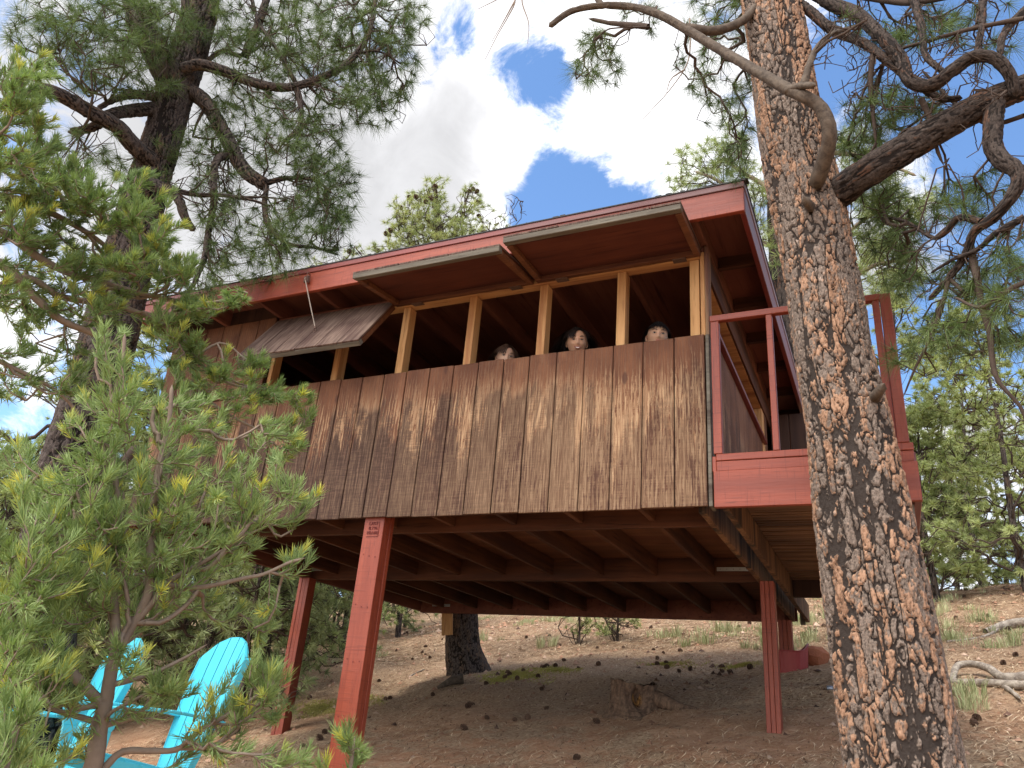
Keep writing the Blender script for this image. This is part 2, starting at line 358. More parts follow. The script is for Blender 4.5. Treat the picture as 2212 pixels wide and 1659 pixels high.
# front wall: separate boards with a dark backing seen in the gaps
def boards_x(x0, x1, z0, z1, y, th=.016, gap=.010, seams=None, jit=.004):
    mb = MB(); R_ = random.Random(5)
    k = x1; edges = [x1]
    e = -.2015
    while e > x0 + .02:
        if e < x1 - .02: edges.append(e)
        e -= .2032
    edges.append(x0)
    for a, b in zip(edges[:-1], edges[1:]):
        d = R_.uniform(-jit, jit) * .5; g2 = gap * R_.uniform(.5, 1.2)
        zt = z1 + R_.uniform(-.004, .004)
        mb.box(b + g2 / 2, a - g2 / 2, y - th + d * .4, y, z0 + R_.uniform(-.004, .004), zt)
        if R_.random() < .35:          # an inner routed groove reads as a narrow extra board
            pass
    return mb
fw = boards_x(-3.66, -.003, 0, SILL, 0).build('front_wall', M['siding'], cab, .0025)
bx('wall_backing', M['black_in'], (-3.66, -.02, .002, .012, .01, SILL - .012), bevel=0)
bx('end_panel', M['siding_dk'], *[], bevel=0) if False else None
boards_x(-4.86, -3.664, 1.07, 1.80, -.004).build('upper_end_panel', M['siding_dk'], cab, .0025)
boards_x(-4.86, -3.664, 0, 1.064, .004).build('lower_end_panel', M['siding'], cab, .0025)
bx('wall_backing', M['black_in'], (-4.855, -3.67, .008, .018, .01, 1.79), bevel=0)
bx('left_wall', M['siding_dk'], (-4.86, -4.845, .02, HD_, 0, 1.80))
bx('back_wall', M['inner'], (-4.844, -.02, HD_ - .015, HD_, 0.0, 1.80))
bx('floor', M['ply'], (-4.84, -.02, .03, HD_ - .02, .20, .225))
# framing of the long opening
for x in (-3.645, -2.96, -2.345, -1.75, -1.165, -.575, -.07):
    x -= .0
    wd = .062 if x > -3.6 else .04
    bx('stud', M['stud'], (x - wd / 2, x + wd / 2, .022, .112, SILL - .35, HEAD - .042))
bx('corner_stud', M['stud'], (-.028, -.0, .004, .10, 0.0 + SILL + .004, HEAD + .0))
bx('window_header', M['stud_x'], (-3.66, -.030, .004, .094, HEAD - .04, HEAD + .0))
bx('header_band', M['inner'], (-3.66, -.0, .004, .07, HEAD + .003, 1.795))
bx('window_sill', M['stud_x'], (-3.66, -.03, .014, .105, SILL - .06, SILL - .022))
bx('corner_board', M['edge_grey'], (-.0, .022, -.014, .10, .0, SILL + .0))
bx('corner_post', wood_mat('stained_corner', (.11, .05, .035), (.20, .10, .06), 'z', 22, .8, stain=(.30, .2, .1)), (.0015, .024, .0, .10, SILL + .003, 1.80))

# shutters hinged at the window head
def shutter(x0, x1, yo, zo, label, name='shutter'):
    A = np.array([0, -.006, HEAD + .002]); B = np.array([0, yo, zo]); t = (B - A) / np.linalg.norm(B - A); L = np.linalg.norm(B - A)
    nrm = np.cross((1, 0, 0), t); nrm = nrm if nrm[2] > 0 else -nrm
    def pt(x, a, h): p = A + t * a + nrm * h; return (x, p[1], p[2])
    o = bpy.data.objects.new(name, None); COL.objects.link(o); o.parent = cab; o.location = Vector(((x0 + x1) / 2, A[1], A[2])) - cab.location
    tag(o, label)
    def slab(mb, xa, xb, a0, a1, h0, h1):
        mb.quadbox([pt(xa, a0, h0), pt(xb, a0, h0), pt(xb, a1, h0), pt(xa, a1, h0), pt(xa, a0, h1), pt(xb, a0, h1), pt(xb, a1, h1), pt(xa, a1, h1)])
    mb = MB(); e = [x0 + .004]
    nb = 6
    for k in range(1, nb): e.append(x0 + (x1 - x0) * k / nb + .004)
    e.append(x1 - .004)
    for a, b in zip(e[:-1], e[1:]): slab(mb, a + .003, b - .003, 0, L + random.uniform(-.004, .004), .0, .014)
    mb.build('board', M['shutter'], o, .0015)
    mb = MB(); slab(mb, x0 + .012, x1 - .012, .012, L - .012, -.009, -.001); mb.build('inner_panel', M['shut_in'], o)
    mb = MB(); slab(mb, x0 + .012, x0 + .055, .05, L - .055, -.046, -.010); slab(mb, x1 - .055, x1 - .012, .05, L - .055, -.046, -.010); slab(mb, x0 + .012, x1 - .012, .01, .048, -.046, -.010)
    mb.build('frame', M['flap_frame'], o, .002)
    mb = MB(); slab(mb, x0 + .008, x1 - .008, L - .048, L + .0, -.040, -.0012); mb.build('outer_rail', M['edge_grey'], o, .003)
    for xh in (x0 + .16, x1 - .2):
        mb = MB(); slab(mb, xh, xh + .09, -.02, .035, -.052, -.047); mb.build('hinge', M['iron'], o)
    return pt
pl = shutter(-3.655, -2.445, -.37, 1.235, 'shutter propped half open, boards facing out')
shutter(-2.435, -1.225, -.60, 1.672, 'middle shutter lifted nearly level')
shutter(-1.215, -.005, -.605, 1.725, 'right shutter lifted level with the roof edge')

# roof
rx0, rx1, ry0, ry1 = -4.96, .325, -.35, 4.98
bx('roof_deck', M['inner'], (rx0 + .03, rx1 - .03, ry0 + .036, ry1 - .03, 1.945, 1.965), bevel=0)
s = Mat('asphalt_roofing', .95, .1); M['roofing'] = s.done(s.mix(s.noise(s.tc.outputs['Object'], 120, 3), (.03, .03, .032), (.10, .095, .09)))
bx('roofing', M['roofing'], (rx0 - .012, rx1 + .014, ry0 - .014, ry1 + .01, 1.990, 1.998), bevel=0)
bx('front_fascia', M['red_x'], (rx0, rx1 - .001, ry0, ry0 + .034, 1.772, 1.945))
bx('front_trim', M['red_cap'], (rx0 - .004, rx1 + .004, ry0 - .009, ry0 + .03, 1.9465, 1.989), bevel=.003)
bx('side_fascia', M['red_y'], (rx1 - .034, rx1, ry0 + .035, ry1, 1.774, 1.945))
s = Mat('side_trim_sky_sheen', .3, .6); M['drip'] = s.done(s.mix(s.noise(s.map((1, .1, 1)), 60, 3), (.16, .085, .10), (.30, .21, .23)))  # dark red trim paled to lavender: reflected sky put into its colour
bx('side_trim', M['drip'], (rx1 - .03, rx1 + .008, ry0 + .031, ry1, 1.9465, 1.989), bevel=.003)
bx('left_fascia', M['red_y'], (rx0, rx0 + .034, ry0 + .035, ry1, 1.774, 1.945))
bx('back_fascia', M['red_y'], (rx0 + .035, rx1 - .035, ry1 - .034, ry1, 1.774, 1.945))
for x in [-4.8] + [-4.25 + .61 * k for k in range(7)]:
    bx('rafter', M['inner'], (x - .02, x + .02, ry0 + .036, ry1 - .036, 1.80, 1.944))
bx('rafter', wood_mat('edge_rafter', (.10, .035, .022), (.22, .085, .045), 'y', 9, .8, stain=(.03, .015, .012)), (-.045, .02, ry0 + .036, ry1 - .036, 1.802, 1.944))
for y in (.42, 1.03, 1.64, 2.25, 2.86, 3.47):
    bx('lookout', M['under_x'], (.022, rx1 - .036, y - .02, y + .02, 1.85, 1.944))
bx('frieze_board', M['black_in'], (rx0 + .04, -3.67, .004, .05, 1.804, 1.944), bevel=0)
# shingle grit lumps along the roof edge
mb = MB(); R_ = random.Random(2)
for k in range(46):
    x = R_.uniform(rx0, rx1); l = R_.uniform(.01, .05); hh = R_.uniform(.003, .012); mb.box(x, x + l, ry0 - .01, ry0 + .05, 1.9985, 1.999 + hh)
mb.build('roof_debris', M['roofing'], cab, .002)
# bracket on the fascia and the pulley
o = bx('bracket_plate', s_m if False else M['iron'], (-.14, -.055, ry0 - .005, ry0 - .001, 1.768, 1.825), bevel=.001)
mb = MB(); mb.box(-.105, -.095, ry0 - .009, ry0 - .0055, 1.805, 1.81); mb.box(-.08, -.07, ry0 - .009, ry0 - .0055, 1.79, 1.795); mb.build('screw', M['steel'], o)
px = -3.07
pul = bpy.data.objects.new('pulley', None); COL.objects.link(pul); pul.parent = cab; pul.location = Vector((px, ry0 - .02, 1.86)) - cab.location
mb = MB(); mb.tube([(px, ry0 + .0, 1.925), (px, ry0 - .03, 1.93), (px, ry0 - .04, 1.915), (px, ry0 - .03, 1.90), (px, ry0 - .022, 1.905)], .0035, 6); mb.build('hook', M['iron'], pul, smooth=True)
c0 = np.array([px, ry0 - .03, 1.865])
mb = MB(); mb.tube([c0 + (.012, 0, 0), c0 + (-.012, 0, 0)], .024, 16)
mb.tube([c0 + (0, 0, .03), c0 + (0, 0, .042)], .006, 8); mb.build('wheel', M['iron'], pul, .002)
mb = MB(); mb.quadbox([c0 + v for v in ((-.018, -.014, -.026), (-.014, -.014, -.026), (-.014, .014, -.026), (-.018, .014, -.026), (-.018, -.01, .034), (-.014, -.01, .034), (-.014, .01, .034), (-.018, .01, .034))])
mb.quadbox([c0 + v for v in ((.014, -.014, -.026), (.018, -.014, -.026), (.018, .014, -.026), (.014, .014, -.026), (.014, -.01, .034), (.018, -.01, .034), (.018, .01, .034), (.014, .01, .034))]); mb.build('cheek_plate', M['iron'], pul)
q = pl(px + .055, .37, .022)
mb = MB(); mb.tube([c0 + (0, -.022, 0), (px + .028, (c0[1] - .022 + q[1]) / 2, (c0[2] + q[2]) / 2 + .01), (q[0], q[1], q[2] + .03)], .0042, 6); mb.build('pull_rope', M['rope'], pul)
mb = MB(); mb.tube([(q[0], q[1], q[2] + .045), (q[0], q[1], q[2] + .022)], .010, 8); mb.tube([(q[0] + .012 * math.cos(a), q[1], q[2] + .004 + .014 * math.sin(a)) for a in np.linspace(0, 6.28, 11)], .003, 6); mb.build('eye_bolt', M['iron'], pul)
# under-floor framing
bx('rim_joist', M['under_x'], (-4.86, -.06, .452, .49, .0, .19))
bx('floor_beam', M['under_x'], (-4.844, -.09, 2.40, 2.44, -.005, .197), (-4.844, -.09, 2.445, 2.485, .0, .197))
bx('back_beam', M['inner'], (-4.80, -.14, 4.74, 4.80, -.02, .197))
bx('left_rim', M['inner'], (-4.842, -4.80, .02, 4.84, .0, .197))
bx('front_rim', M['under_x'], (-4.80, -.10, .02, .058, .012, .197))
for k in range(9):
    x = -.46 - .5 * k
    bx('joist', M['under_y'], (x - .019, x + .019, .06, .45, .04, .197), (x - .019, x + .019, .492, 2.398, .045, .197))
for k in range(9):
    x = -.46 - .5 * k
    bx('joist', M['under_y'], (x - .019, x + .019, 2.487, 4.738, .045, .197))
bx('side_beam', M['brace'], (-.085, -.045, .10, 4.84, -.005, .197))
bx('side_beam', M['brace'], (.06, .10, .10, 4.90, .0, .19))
bx('beam_end_board', M['edge_grey'], (.0, .055, 4.885, 4.905, -.03, .19))
for (x0, x1, y, z) in ((-.42, -.14, 2.397, .085), (-4.80, -4.45, 2.397, .085), (-4.62, -4.35, 4.737, .06)):
    o = bx('steel_strap', M['steel'], (x0, x1, y - .003, y - .0005, z, z + .032), bevel=0)
    mb = MB()
    for k in range(5): mb.tube([(x0 + .03 + k * (x1 - x0 - .06) / 4, y - .0034, z + .016), (x0 + .03 + k * (x1 - x0 - .06) / 4, y - .0042, z + .016)], .004, 6)
    mb.build('nail_head', M['iron'], o)
# posts, each laminated from three planks
def post(x, y, wx, wy, ztop, plies, lab, mat='red_z'):
    g0 = min(gz(x, y), gz(x, y)) - .25; mb = MB()
    if plies == 'x':
        for k in range(3): a = x - wx / 2 + wx * k / 3; mb.box(a + .0012, a + wx / 3 - .0012, y - wy / 2 + (.003 if k == 1 else 0), y + wy / 2, g0, ztop)
    else:
        for k in range(3): a = y - wy / 2 + wy * k / 3; mb.box(x - wx / 2, x + wx / 2 - (.004 if k == 1 else 0), a + .0012, a + wy / 3 - .0012, g0, ztop)
    o = mb.build('post', M[mat], cab, .0025); tag(o, lab); return o
p1 = post(-2.35, .085, .165, .13, .19, 'y', 'front post, bright red and stamped near its top')
post(-4.80, 2.36, .14, .12, -.006, 'x', 'far left red post')
post(-.006, 2.40, .112, .12, -.006, 'x', 'right red post of three planks')
post(-.13, 4.62, .14, .12, -.022, 'x', 'rear right post')
# stamped lettering on the front post, and nail dimples
def text_obj(name, body, size, loc, rot, mat, parent, ext=.0015):
    cu = bpy.data.curves.new(name, 'FONT'); cu.body = body; cu.size = size; cu.extrude = ext; cu.align_x = 'CENTER'
    t = bpy.data.objects.new(name, cu); COL.objects.link(t); t.rotation_euler = rot; t.location = loc
    bpy.context.view_layer.update()
    me = bpy.data.meshes.new_from_object(t); me.transform(t.matrix_world); bpy.data.objects.remove(t)
    return mesh_obj(name, me, mat, parent)
s = Mat('stamp_groove', .7); M['groove'] = s.done((.12, .02, .016))
text_obj('stamp_lettering', 'LAKE\nB.196\nPRAIRI', .033, (-2.352, .0183, -.045), (RAD(90), 0, 0), M['groove'], p1)
mb = MB(); mb.box(-2.402, -2.305, .0172, .0195, -.1275, -.1245); mb.box(-2.3045, -2.3015, .0172, .0195, -.1275, -.02)
for z in (-.26, -.6, -.95, -1.3):
    for dx in (-.05, 0, .05): mb.tube([(-2.35 + dx, .0188, z + .01 * math.sin(dx * 90 + z)), (-2.35 + dx, .0175, z + .01 * math.sin(dx * 90 + z))], .0045, 6)
mb.build('stamp_border', M['groove'], p1)
# right side wall of the cabin
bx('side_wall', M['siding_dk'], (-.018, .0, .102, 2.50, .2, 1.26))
bx('sill_cap', M['red_y'], (-.03, .035, .104, 2.56, 1.262, 1.292))
bx('side_jamb', M['stud'], (-.09, .006, 2.50, 2.64, .2, HEAD))
bx('door_frame', M['siding_dk'], (-.03, .01, 2.645, 2.78, .2, HEAD))
bx('side_header', M['stud_x'], (-.09, .0, .105, 2.64, 1.60, HEAD - .003))
bx('side_lintel', M['under_y'], (.003, .02, .104, 4.86, 1.60, 1.79))
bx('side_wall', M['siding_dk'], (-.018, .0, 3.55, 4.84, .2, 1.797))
d = bx('door', M['black_in'], (.02, .19, 3.00, 3.03, .33, 1.72), (.197, .39, 3.00, 3.03, .33, 1.72), (.397, .59, 3.00, 3.03, .33, 1.72), (.597, .80, 3.00, 3.03, .33, 1.72))
mb = MB(); mb.box(.70, .73, 2.97, 2.998, .95, 1.05); mb.build('handle', M['iron'], d, .004)
# deck
dk = cab
bx('deck_fascia', M['red_x'], (.034, 1.10, -.034, .0, -.012, .205))
bx('deck_upper_board', M['red_x'], (.050, 1.088, -.022, .004, .207, .268))
bx('deck_edge_board', M['red_x'], (.050, 1.092, -.026, .10, .270, .312))
bx('deck_corner_block', M['red_z'], (.026, .049, -.018, .05, .206, .30))
bx('deck_end_board', M['red_y'], (1.062, 1.098, .0015, 3.4, -.01, .266))
mb = MB(); R_ = random.Random(8)
y = .11
while y < 3.28:
    wdt = R_.uniform(.028, .042); mb.box(.104, 1.06, y, y + wdt, .175 + R_.uniform(-.004, .004), .205); y += wdt + R_.uniform(.012, .024)
mb.build('deck_boards', M['slat'], cab, .002)
bx('deck_surface', M['red_x'], (.104, 1.06, .102, 3.36, .235, .262))
bx('deck_back_beam', M['black_in'], (.104, 1.06, 3.30, 3.36, .02, .20))
bx('deck_post', M['under_y'], (1.0, 1.055, .6, .66, -.62, .17)) if False else None
bx('deck_brace', M['edge_grey'], (1.02, 1.06, .03, .07, -.55, -.014))
# railing
bx('rail_top', M['red_x'], (.033, 1.02, -.03, .012, 1.20, 1.242))
for x, w_, y0, zt in ((.062, .05, -.026, 1.199), (.392, .036, -.026, 1.199)):
    bx('rail_post', M['red_z'], (x - w_ / 2, x + w_ / 2, y0, y0 + .05, .3135, zt))
bx('rail_post', M['red_z'], (.975, 1.013, -.026, .03, .3135, 1.199))
bx('rail_post', M['red_z'], (1.018, 1.075, -.026, .065, .3135, 1.24))
bx('rail_post', M['red_z'], (1.03, 1.08, .07, .11, .3135, 1.22))
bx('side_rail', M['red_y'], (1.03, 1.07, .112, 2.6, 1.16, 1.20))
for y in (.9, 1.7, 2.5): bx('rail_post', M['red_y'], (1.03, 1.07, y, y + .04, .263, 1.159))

# ------------------------------------------------------------------ bark and limbs
def vor(U, V, cu, cv, ncell, seed, jit=.85):
    """cellular pattern that wraps around the stem: returns F1, F2, cell random"""
    u = U * ncell; v = V / cv; iu = np.floor(u).astype(int); iv = np.floor(v).astype(int)
    r = np.random.default_rng(seed).random((ncell * 257, 3)); F1 = np.full(U.shape, 9.); F2 = F1.copy(); ID = np.zeros(U.shape)
    for a in (-1, 0, 1):
        for b in (-1, 0, 1):
            cu_ = iu + a; cv_ = iv + b; h = ((cu_ % ncell) + ncell * (cv_ % 257))
            off = (cv_ % 2) * .5
            px = cu_ + .5 + (r[h, 0] - .5) * jit; py = cv_ + .5 + (r[h, 1] - .5) * jit
            d = np.sqrt((u - px) ** 2 + (v - py) ** 2); m1 = d < F1
            F2 = np.where(m1, F1, np.minimum(F2, d)); ID = np.where(m1, r[h, 2], ID); F1 = np.where(m1, d, F1)
    return F1, F2, ID
def spline(P, R, step):
    P = np.array(P, float); R = np.array(R, float)
    d = np.r_[0, np.cumsum(np.linalg.norm(np.diff(P, axis=0), axis=1))]; n = max(3, int(d[-1] / step) + 1); t = np.linspace(0, d[-1], n)
    # Catmull-Rom through the points
    T = np.empty_like(P); T[1:-1] = (P[2:] - P[:-2]) / np.maximum(1e-6, (d[2:] - d[:-2]))[:, None]; T[0] = (P[1] - P[0]) / (d[1] - d[0]); T[-1] = (P[-1] - P[-2]) / (d[-1] - d[-2])
    k = np.clip(np.searchsorted(d, t, 'right') - 1, 0, len(P) - 2); h = d[k + 1] - d[k]; s_ = (t - d[k]) / h; s_ = s_[:, None]; h = h[:, None]
    Q = (2 * s_**3 - 3 * s_**2 + 1) * P[k] + (s_**3 - 2 * s_**2 + s_) * h * T[k] + (-2 * s_**3 + 3 * s_**2) * P[k + 1] + (s_**3 - s_**2) * h * T[k + 1]
    return Q, np.interp(t, d, R), t
def frames(Q):
    T = np.gradient(Q, axis=0); T /= np.linalg.norm(T, axis=1)[:, None]
    A = np.zeros_like(Q); up = np.cross(T[0], (.3, .9, .1)); up /= np.linalg.norm(up)
    for i in range(len(Q)):
        up = up - T[i] * (up @ T[i]); up /= np.linalg.norm(up); A[i] = up
    return T, A, np.cross(T, A)
def bark_mesh(name, P, R, mat, parent, n=64, step=.03, seed=1, plate=(.075, .2), amp=.016, flare=0, detail=True):
    Q, r, s_ = spline(P, R, step); T, A, B = frames(Q); L = len(Q)
    th = np.linspace(0, 1, n, endpoint=False); U, V = np.meshgrid(th, s_)
    if flare: r = r * (1 + flare * np.exp(-s_ / (.35)))
    rm = r.mean(); nc = max(5, int(2 * math.pi * rm / plate[0]))
    rg = np.random.default_rng(seed)
    k1, k2, k3 = rg.random(3) * 6
    cw, chh = plate; sv = 1 / chh; nc = int(nc * 1.75) + 1
    pn = lambda a, b, q: pnoise(U, V, max(2, int(a)), b, seed * 31 + q)
    # wandering vertical fissures: zero crossings of a stretched, ragged field
    wq = (pn(nc * 1.3, sv * 2.2, 1) - .5) * .55 + (pn(nc * 4, sv * 9, 2) - .5) * .30 + (pn(nc * 10, sv * 26, 3) - .5) * .16
    fld = (pnoise(U + wq * .35 / nc, V, nc, sv * .42, seed + 5) - .5) * 1.3 + wq * .34
    fld2 = (pnoise(U + .13, V + wq * chh * .3, max(3, nc // 2), sv * 1.1, seed + 6) - .5) * 1.3 + wq * .3
    wid = .020 + .045 * pn(3, .9, 7) + .035 * pn(nc, sv, 8)
    e = np.minimum(np.abs(fld), np.abs(fld2) * 1.7 + .04)
    pl_ = smst(wid * .45, wid * 1.5, e)
    m1_, m2_, _i = vor(U + wq * .55 / nc, V + (pn(nc * 2, sv * 3, 15) - .5) * chh * .5, 1, chh * .42, nc, seed + 21, 1.0)
    gm = .02 + .30 * pn(nc * .6, sv * .7, 16) ** 1.4
    pl_ = np.minimum(pl_, smst(gm * .35, gm * 1.25, m2_ - m1_ + (pn(nc * 9, sv * 30, 17) - .5) * .16))
    ID = np.where(fld > 0, .25, .7) + .5 * (pn(nc * .7, sv * .8, 9) - .5)
    # thin bark scales, irregular and ragged
    wx = (pn(nc * 5, sv * 18, 11) - .5) * .9 + (pn(nc * 12, sv * 40, 12) - .5) * .5
    f1, f2, id2 = vor(U + wx * .30 / (nc * 2.4), V + (pn(nc * 6, sv * 16, 13) - .5) * chh * .16, 1, chh * .20, int(nc * 2.4), seed + 9, 1.0)
    g1, g2, id3 = vor(U + wx * .2 / (nc * 6), V, 1, chh * .085, int(nc * 6), seed + 12, 1.0)
    fl = .6 * id2 + .4 * id3; eg = np.minimum(f2 - f1, (g2 - g1) * 1.6)
    h = amp * pl_ * (.75 + .25 * fl) + amp * .30 * (fl - .3) * (.35 + .65 * pl_) - amp * .12 * (1 - smst(0, .10, eg))
    id2 = fl
    lump = 1 + .05 * np.sin(6.283 * U * 2 + V * 1.7 + k1) + .03 * np.sin(6.283 * U * 3 - V * 2.3 + k2)
    rr = r[:, None] * lump - amp * .6 + h; rr[-1] *= .03
    Pn = Q[:, None, :] + rr[..., None] * (np.cos(2 * np.pi * U)[..., None] * A[:, None] + np.sin(2 * np.pi * U)[..., None] * B[:, None])
    i = np.arange(L * n).reshape(L, n); j = np.roll(i, -1, 1)
    F = np.stack([i[:-1], j[:-1], j[1:], i[1:]], -1).reshape(-1, 4)
    return np_mesh(name, Pn.reshape(-1, 3), F, mat, parent, True, {'plate': pl_, 'tone': ID, 'flake': id2, 'edge': smst(.0, .10, eg)}, 4)
def bark_mat(name, plate_a, plate_b, grey, dark, orange=.6, extra=0):
    s = Mat(name, .92, .12)
    pl_, to, fl, ed = s.attr('plate'), s.attr('tone'), s.attr('flake'), s.attr('edge')
    oc = s.tc.outputs['Object']; n1 = s.noise(s.map((1, 1, .35)), 9, 6, .7, .6); n2 = s.noise(oc, 70, 5, .7); n3 = s.noise(s.map((1, 1, .30)), 9.5, 5, .65, .9)
    c = s.mix(s.ramp(n2, .35, .65), plate_a, plate_b); c = s.mix(s.m_('MULTIPLY', s.ramp(fl, .45, .85), .7), c, tuple(min(1, v * 1.35) for v in plate_b)); c = s.mix(s.m_('MULTIPLY', s.m_('SUBTRACT', 1.0, s.ramp(fl, .15, .45)), .5), c, tuple(v * .6 for v in plate_a))
    g_ = s.mix(s.ramp(n2, .38, .62), grey, tuple(v * 1.9 for v in grey)); g_ = s.mix(s.ramp(fl, .7, .95), g_, tuple(v * 2.9 for v in grey))
    k = s.m_('ADD', s.m_('MULTIPLY', to, .45), s.m_('MULTIPLY', n3, 1.1)); k = s.m_('ADD', k, s.m_('MULTIPLY', s.m_('SUBTRACT', fl, .5), .45))
    c = s.mix(s.m_('SUBTRACT', 1.0, s.ramp(k, 1.02 - orange * .5, 1.14 - orange * .5)), c, g_)
    c = s.mix(s.m_('MULTIPLY', s.m_('SUBTRACT', 1.0, s.ramp(ed, .0, .9)), .75), c, dark)
    c = s.mix(s.m_('SUBTRACT', 1.0, s.ramp(s.m_('ADD', pl_, s.m_('MULTIPLY', s.m_('SUBTRACT', n2, .5), .9)), .20, .58)), c, dark)
    return s.done(c, s.m_('ADD', n2, s.m_('MULTIPLY', n1, .6)), .008, .7)
M['bark_or'] = bark_mat('orange_plate_bark', (.195, .105, .062), (.30, .178, .112), (.112, .085, .067), (.038, .029, .024), .57)
M['bark_gr'] = bark_mat('grey_brown_bark', (.085, .055, .038), (.12, .08, .056), (.055, .043, .037), (.018, .014, .012), .3)
M['bark_br'] = bark_mat('brown_limb_bark', (.070, .035, .022), (.095, .053, .035), (.036, .027, .022), (.016, .012, .010), .25)
s = Mat('twig_bark', .9, .1); M['twig'] = s.done(s.mix(s.noise(s.tc.outputs['Object'], 30, 4), (.040, .028, .022), (.10, .072, .055)))
s = Mat('grey_twig_bark', .9, .1); M['gtwig'] = s.done(s.mix(s.noise(s.tc.outputs['Object'], 40, 4), (.15, .11, .08), (.29, .22, .165)))
s = Mat('silvery_deadwood', .85, .15)
f = s.noise(s.tc.outputs['Object'], 24, 6, .7, .5); M['dead'] = s.done(s.mix(s.ramp(f, .3, .7), (.055, .041, .031), (.125, .095, .070)), f, .006, .8)
def needle_mat(name, c_old, c_new, c_tip, rough=.55, trans=.25):
    s = Mat(name, rough, .18)
    t, q = s.attr('tint'), s.attr('young')
    c = s.mix(t, c_old, c_new); c = s.mix(q, c, c_tip)
    s.put(s.p.inputs['Base Color'], c)
    tr = s.n('BsdfTranslucent'); s.put(tr.inputs[0], s.mix(1.0, c, (1.1, 1.25, .7), 'MULTIPLY')); mxs = s.n('MixShader'); mxs.inputs[0].default_value = trans
    s.t.links.new(s.p.outputs[0], mxs.inputs[1]); s.t.links.new(tr.outputs[0], mxs.inputs[2]); s.t.links.new(mxs.outputs[0], s.t.nodes['Material Output'].inputs[0])
    return s.m
M['n_pond'] = needle_mat('ponderosa_needles', (.055, .085, .03), (.15, .20, .07), (.24, .27, .09))
M['n_pin'] = needle_mat('pinyon_needles', (.13, .19, .06), (.33, .41, .16), (.58, .54, .10))
M['n_far'] = needle_mat('distant_needles', (.18, .22, .085), (.42, .47, .20), (.50, .48, .20))
M['n_dull'] = needle_mat('grey_green_needles', (.14, .18, .085), (.33, .37, .18), (.38, .38, .16))

def resample(P, step):
    Q, _, _ = spline(P, np.ones(len(P)), step); return Q
class Tree:
    """limb skeleton plus twigs that reach out to targets from the nearest wood"""
    def __init__(s, rg): s.P = []; s.par = []; s.R = []; s.rg = rg
    def limb(s, P, r0, r1, step=.09, free=True):
        Q = resample(P, step); n0 = len(s.P); par = -1
        rr = np.linspace(r0, r1, len(Q))
        for i, q in enumerate(Q): s.P.append(q); s.par.append(n0 + i - 1 if i else -1); s.R.append(rr[i])
    def grow(s, T, seg=.07, wob=.25, tipr=.0028, maxd=1e9, sag=.15, pw=.42, rmax=.03):
        T = np.array(T); rg = s.rg; n0 = len(s.P); cap = n0 + 60000
        P = np.zeros((cap, 3)); P[:n0] = s.P; n = n0; par = list(s.par)
        D0 = np.array([np.min(((P[:n0] - t) ** 2).sum(1)) for t in T]); T = T[np.argsort(D0)]
        tips = []
        for t in T:
            d2 = ((P[:n] - t) ** 2).sum(1); i = int(np.argmin(d2)); d = math.sqrt(d2[i])
            if d > maxd: continue
            if d < seg * .6: 
                continue
            back = rg.integers(0, 4)
            for _ in range(back):
                if par[i] >= 0: i = par[i]
            a = P[i].copy(); v = t - a; d = np.linalg.norm(v); k = max(2, int(d / seg)); 
            perp = np.cross(v / d, rg.normal(size=3)); bow = perp * d * rg.normal() * wob * .6; prev = i
            for j in range(1, k + 1):
                f_ = j / k; q = a + v * f_ + bow * math.sin(math.pi * f_) + np.array([0, 0, -sag * d * math.sin(math.pi * f_)]) + (rg.normal(size=3) * seg * wob * .55 if j < k else 0)
                P[n] = q; par.append(prev); prev = n; n += 1
            tips.append(n - 1)
        s.n0 = n0; cnt = np.zeros(n)
        for t in tips: cnt[t] += 1
        for i in range(n - 1, n0 - 1, -1):
            if par[i] >= 0: cnt[par[i]] += cnt[i]
        s.Pn = P[:n]; s.parn = np.array(par); s.tips = np.array(tips); s.cnt = cnt
        s.Rn = np.minimum(tipr * np.maximum(cnt, 1) ** pw, rmax); s.Rn[:n0] = s.R
        s.P = list(P[:n]); s.par = par; s.R = list(s.Rn)
        return s
    def twigs_mesh(s, name, mat, parent, sides=4):
        i = np.arange(s.n0, len(s.Pn)); p = s.parn[i]; a, b = s.Pn[p], s.Pn[i]; ra = np.minimum(s.Rn[p], s.Rn[i] * 1.5); rb = s.Rn[i]
        t = b - a; L = np.linalg.norm(t, axis=1) + 1e-9; t = t / L[:, None]; a = a - t * (ra * .5)[:, None]
        u = np.cross(t, (.31, .2, .93)); u /= np.linalg.norm(u, axis=1)[:, None] + 1e-9; w_ = np.cross(t, u)
        V = []
        for c, r in ((a, ra), (b, rb)):
            for k in range(sides):
                an = 2 * math.pi * k / sides; V.append(c + r[:, None] * (math.cos(an) * u + math.sin(an) * w_))
        V = np.stack(V, 1); base = np.arange(len(i))[:, None] * (2 * sides)
        F = np.concatenate([np.stack([base[:, 0] + k, base[:, 0] + (k + 1) % sides, base[:, 0] + sides + (k + 1) % sides, base[:, 0] + sides + k], -1) for k in range(sides)])
        return np_mesh(name, V.reshape(-1, 3), F, mat, parent, True, nper=4)
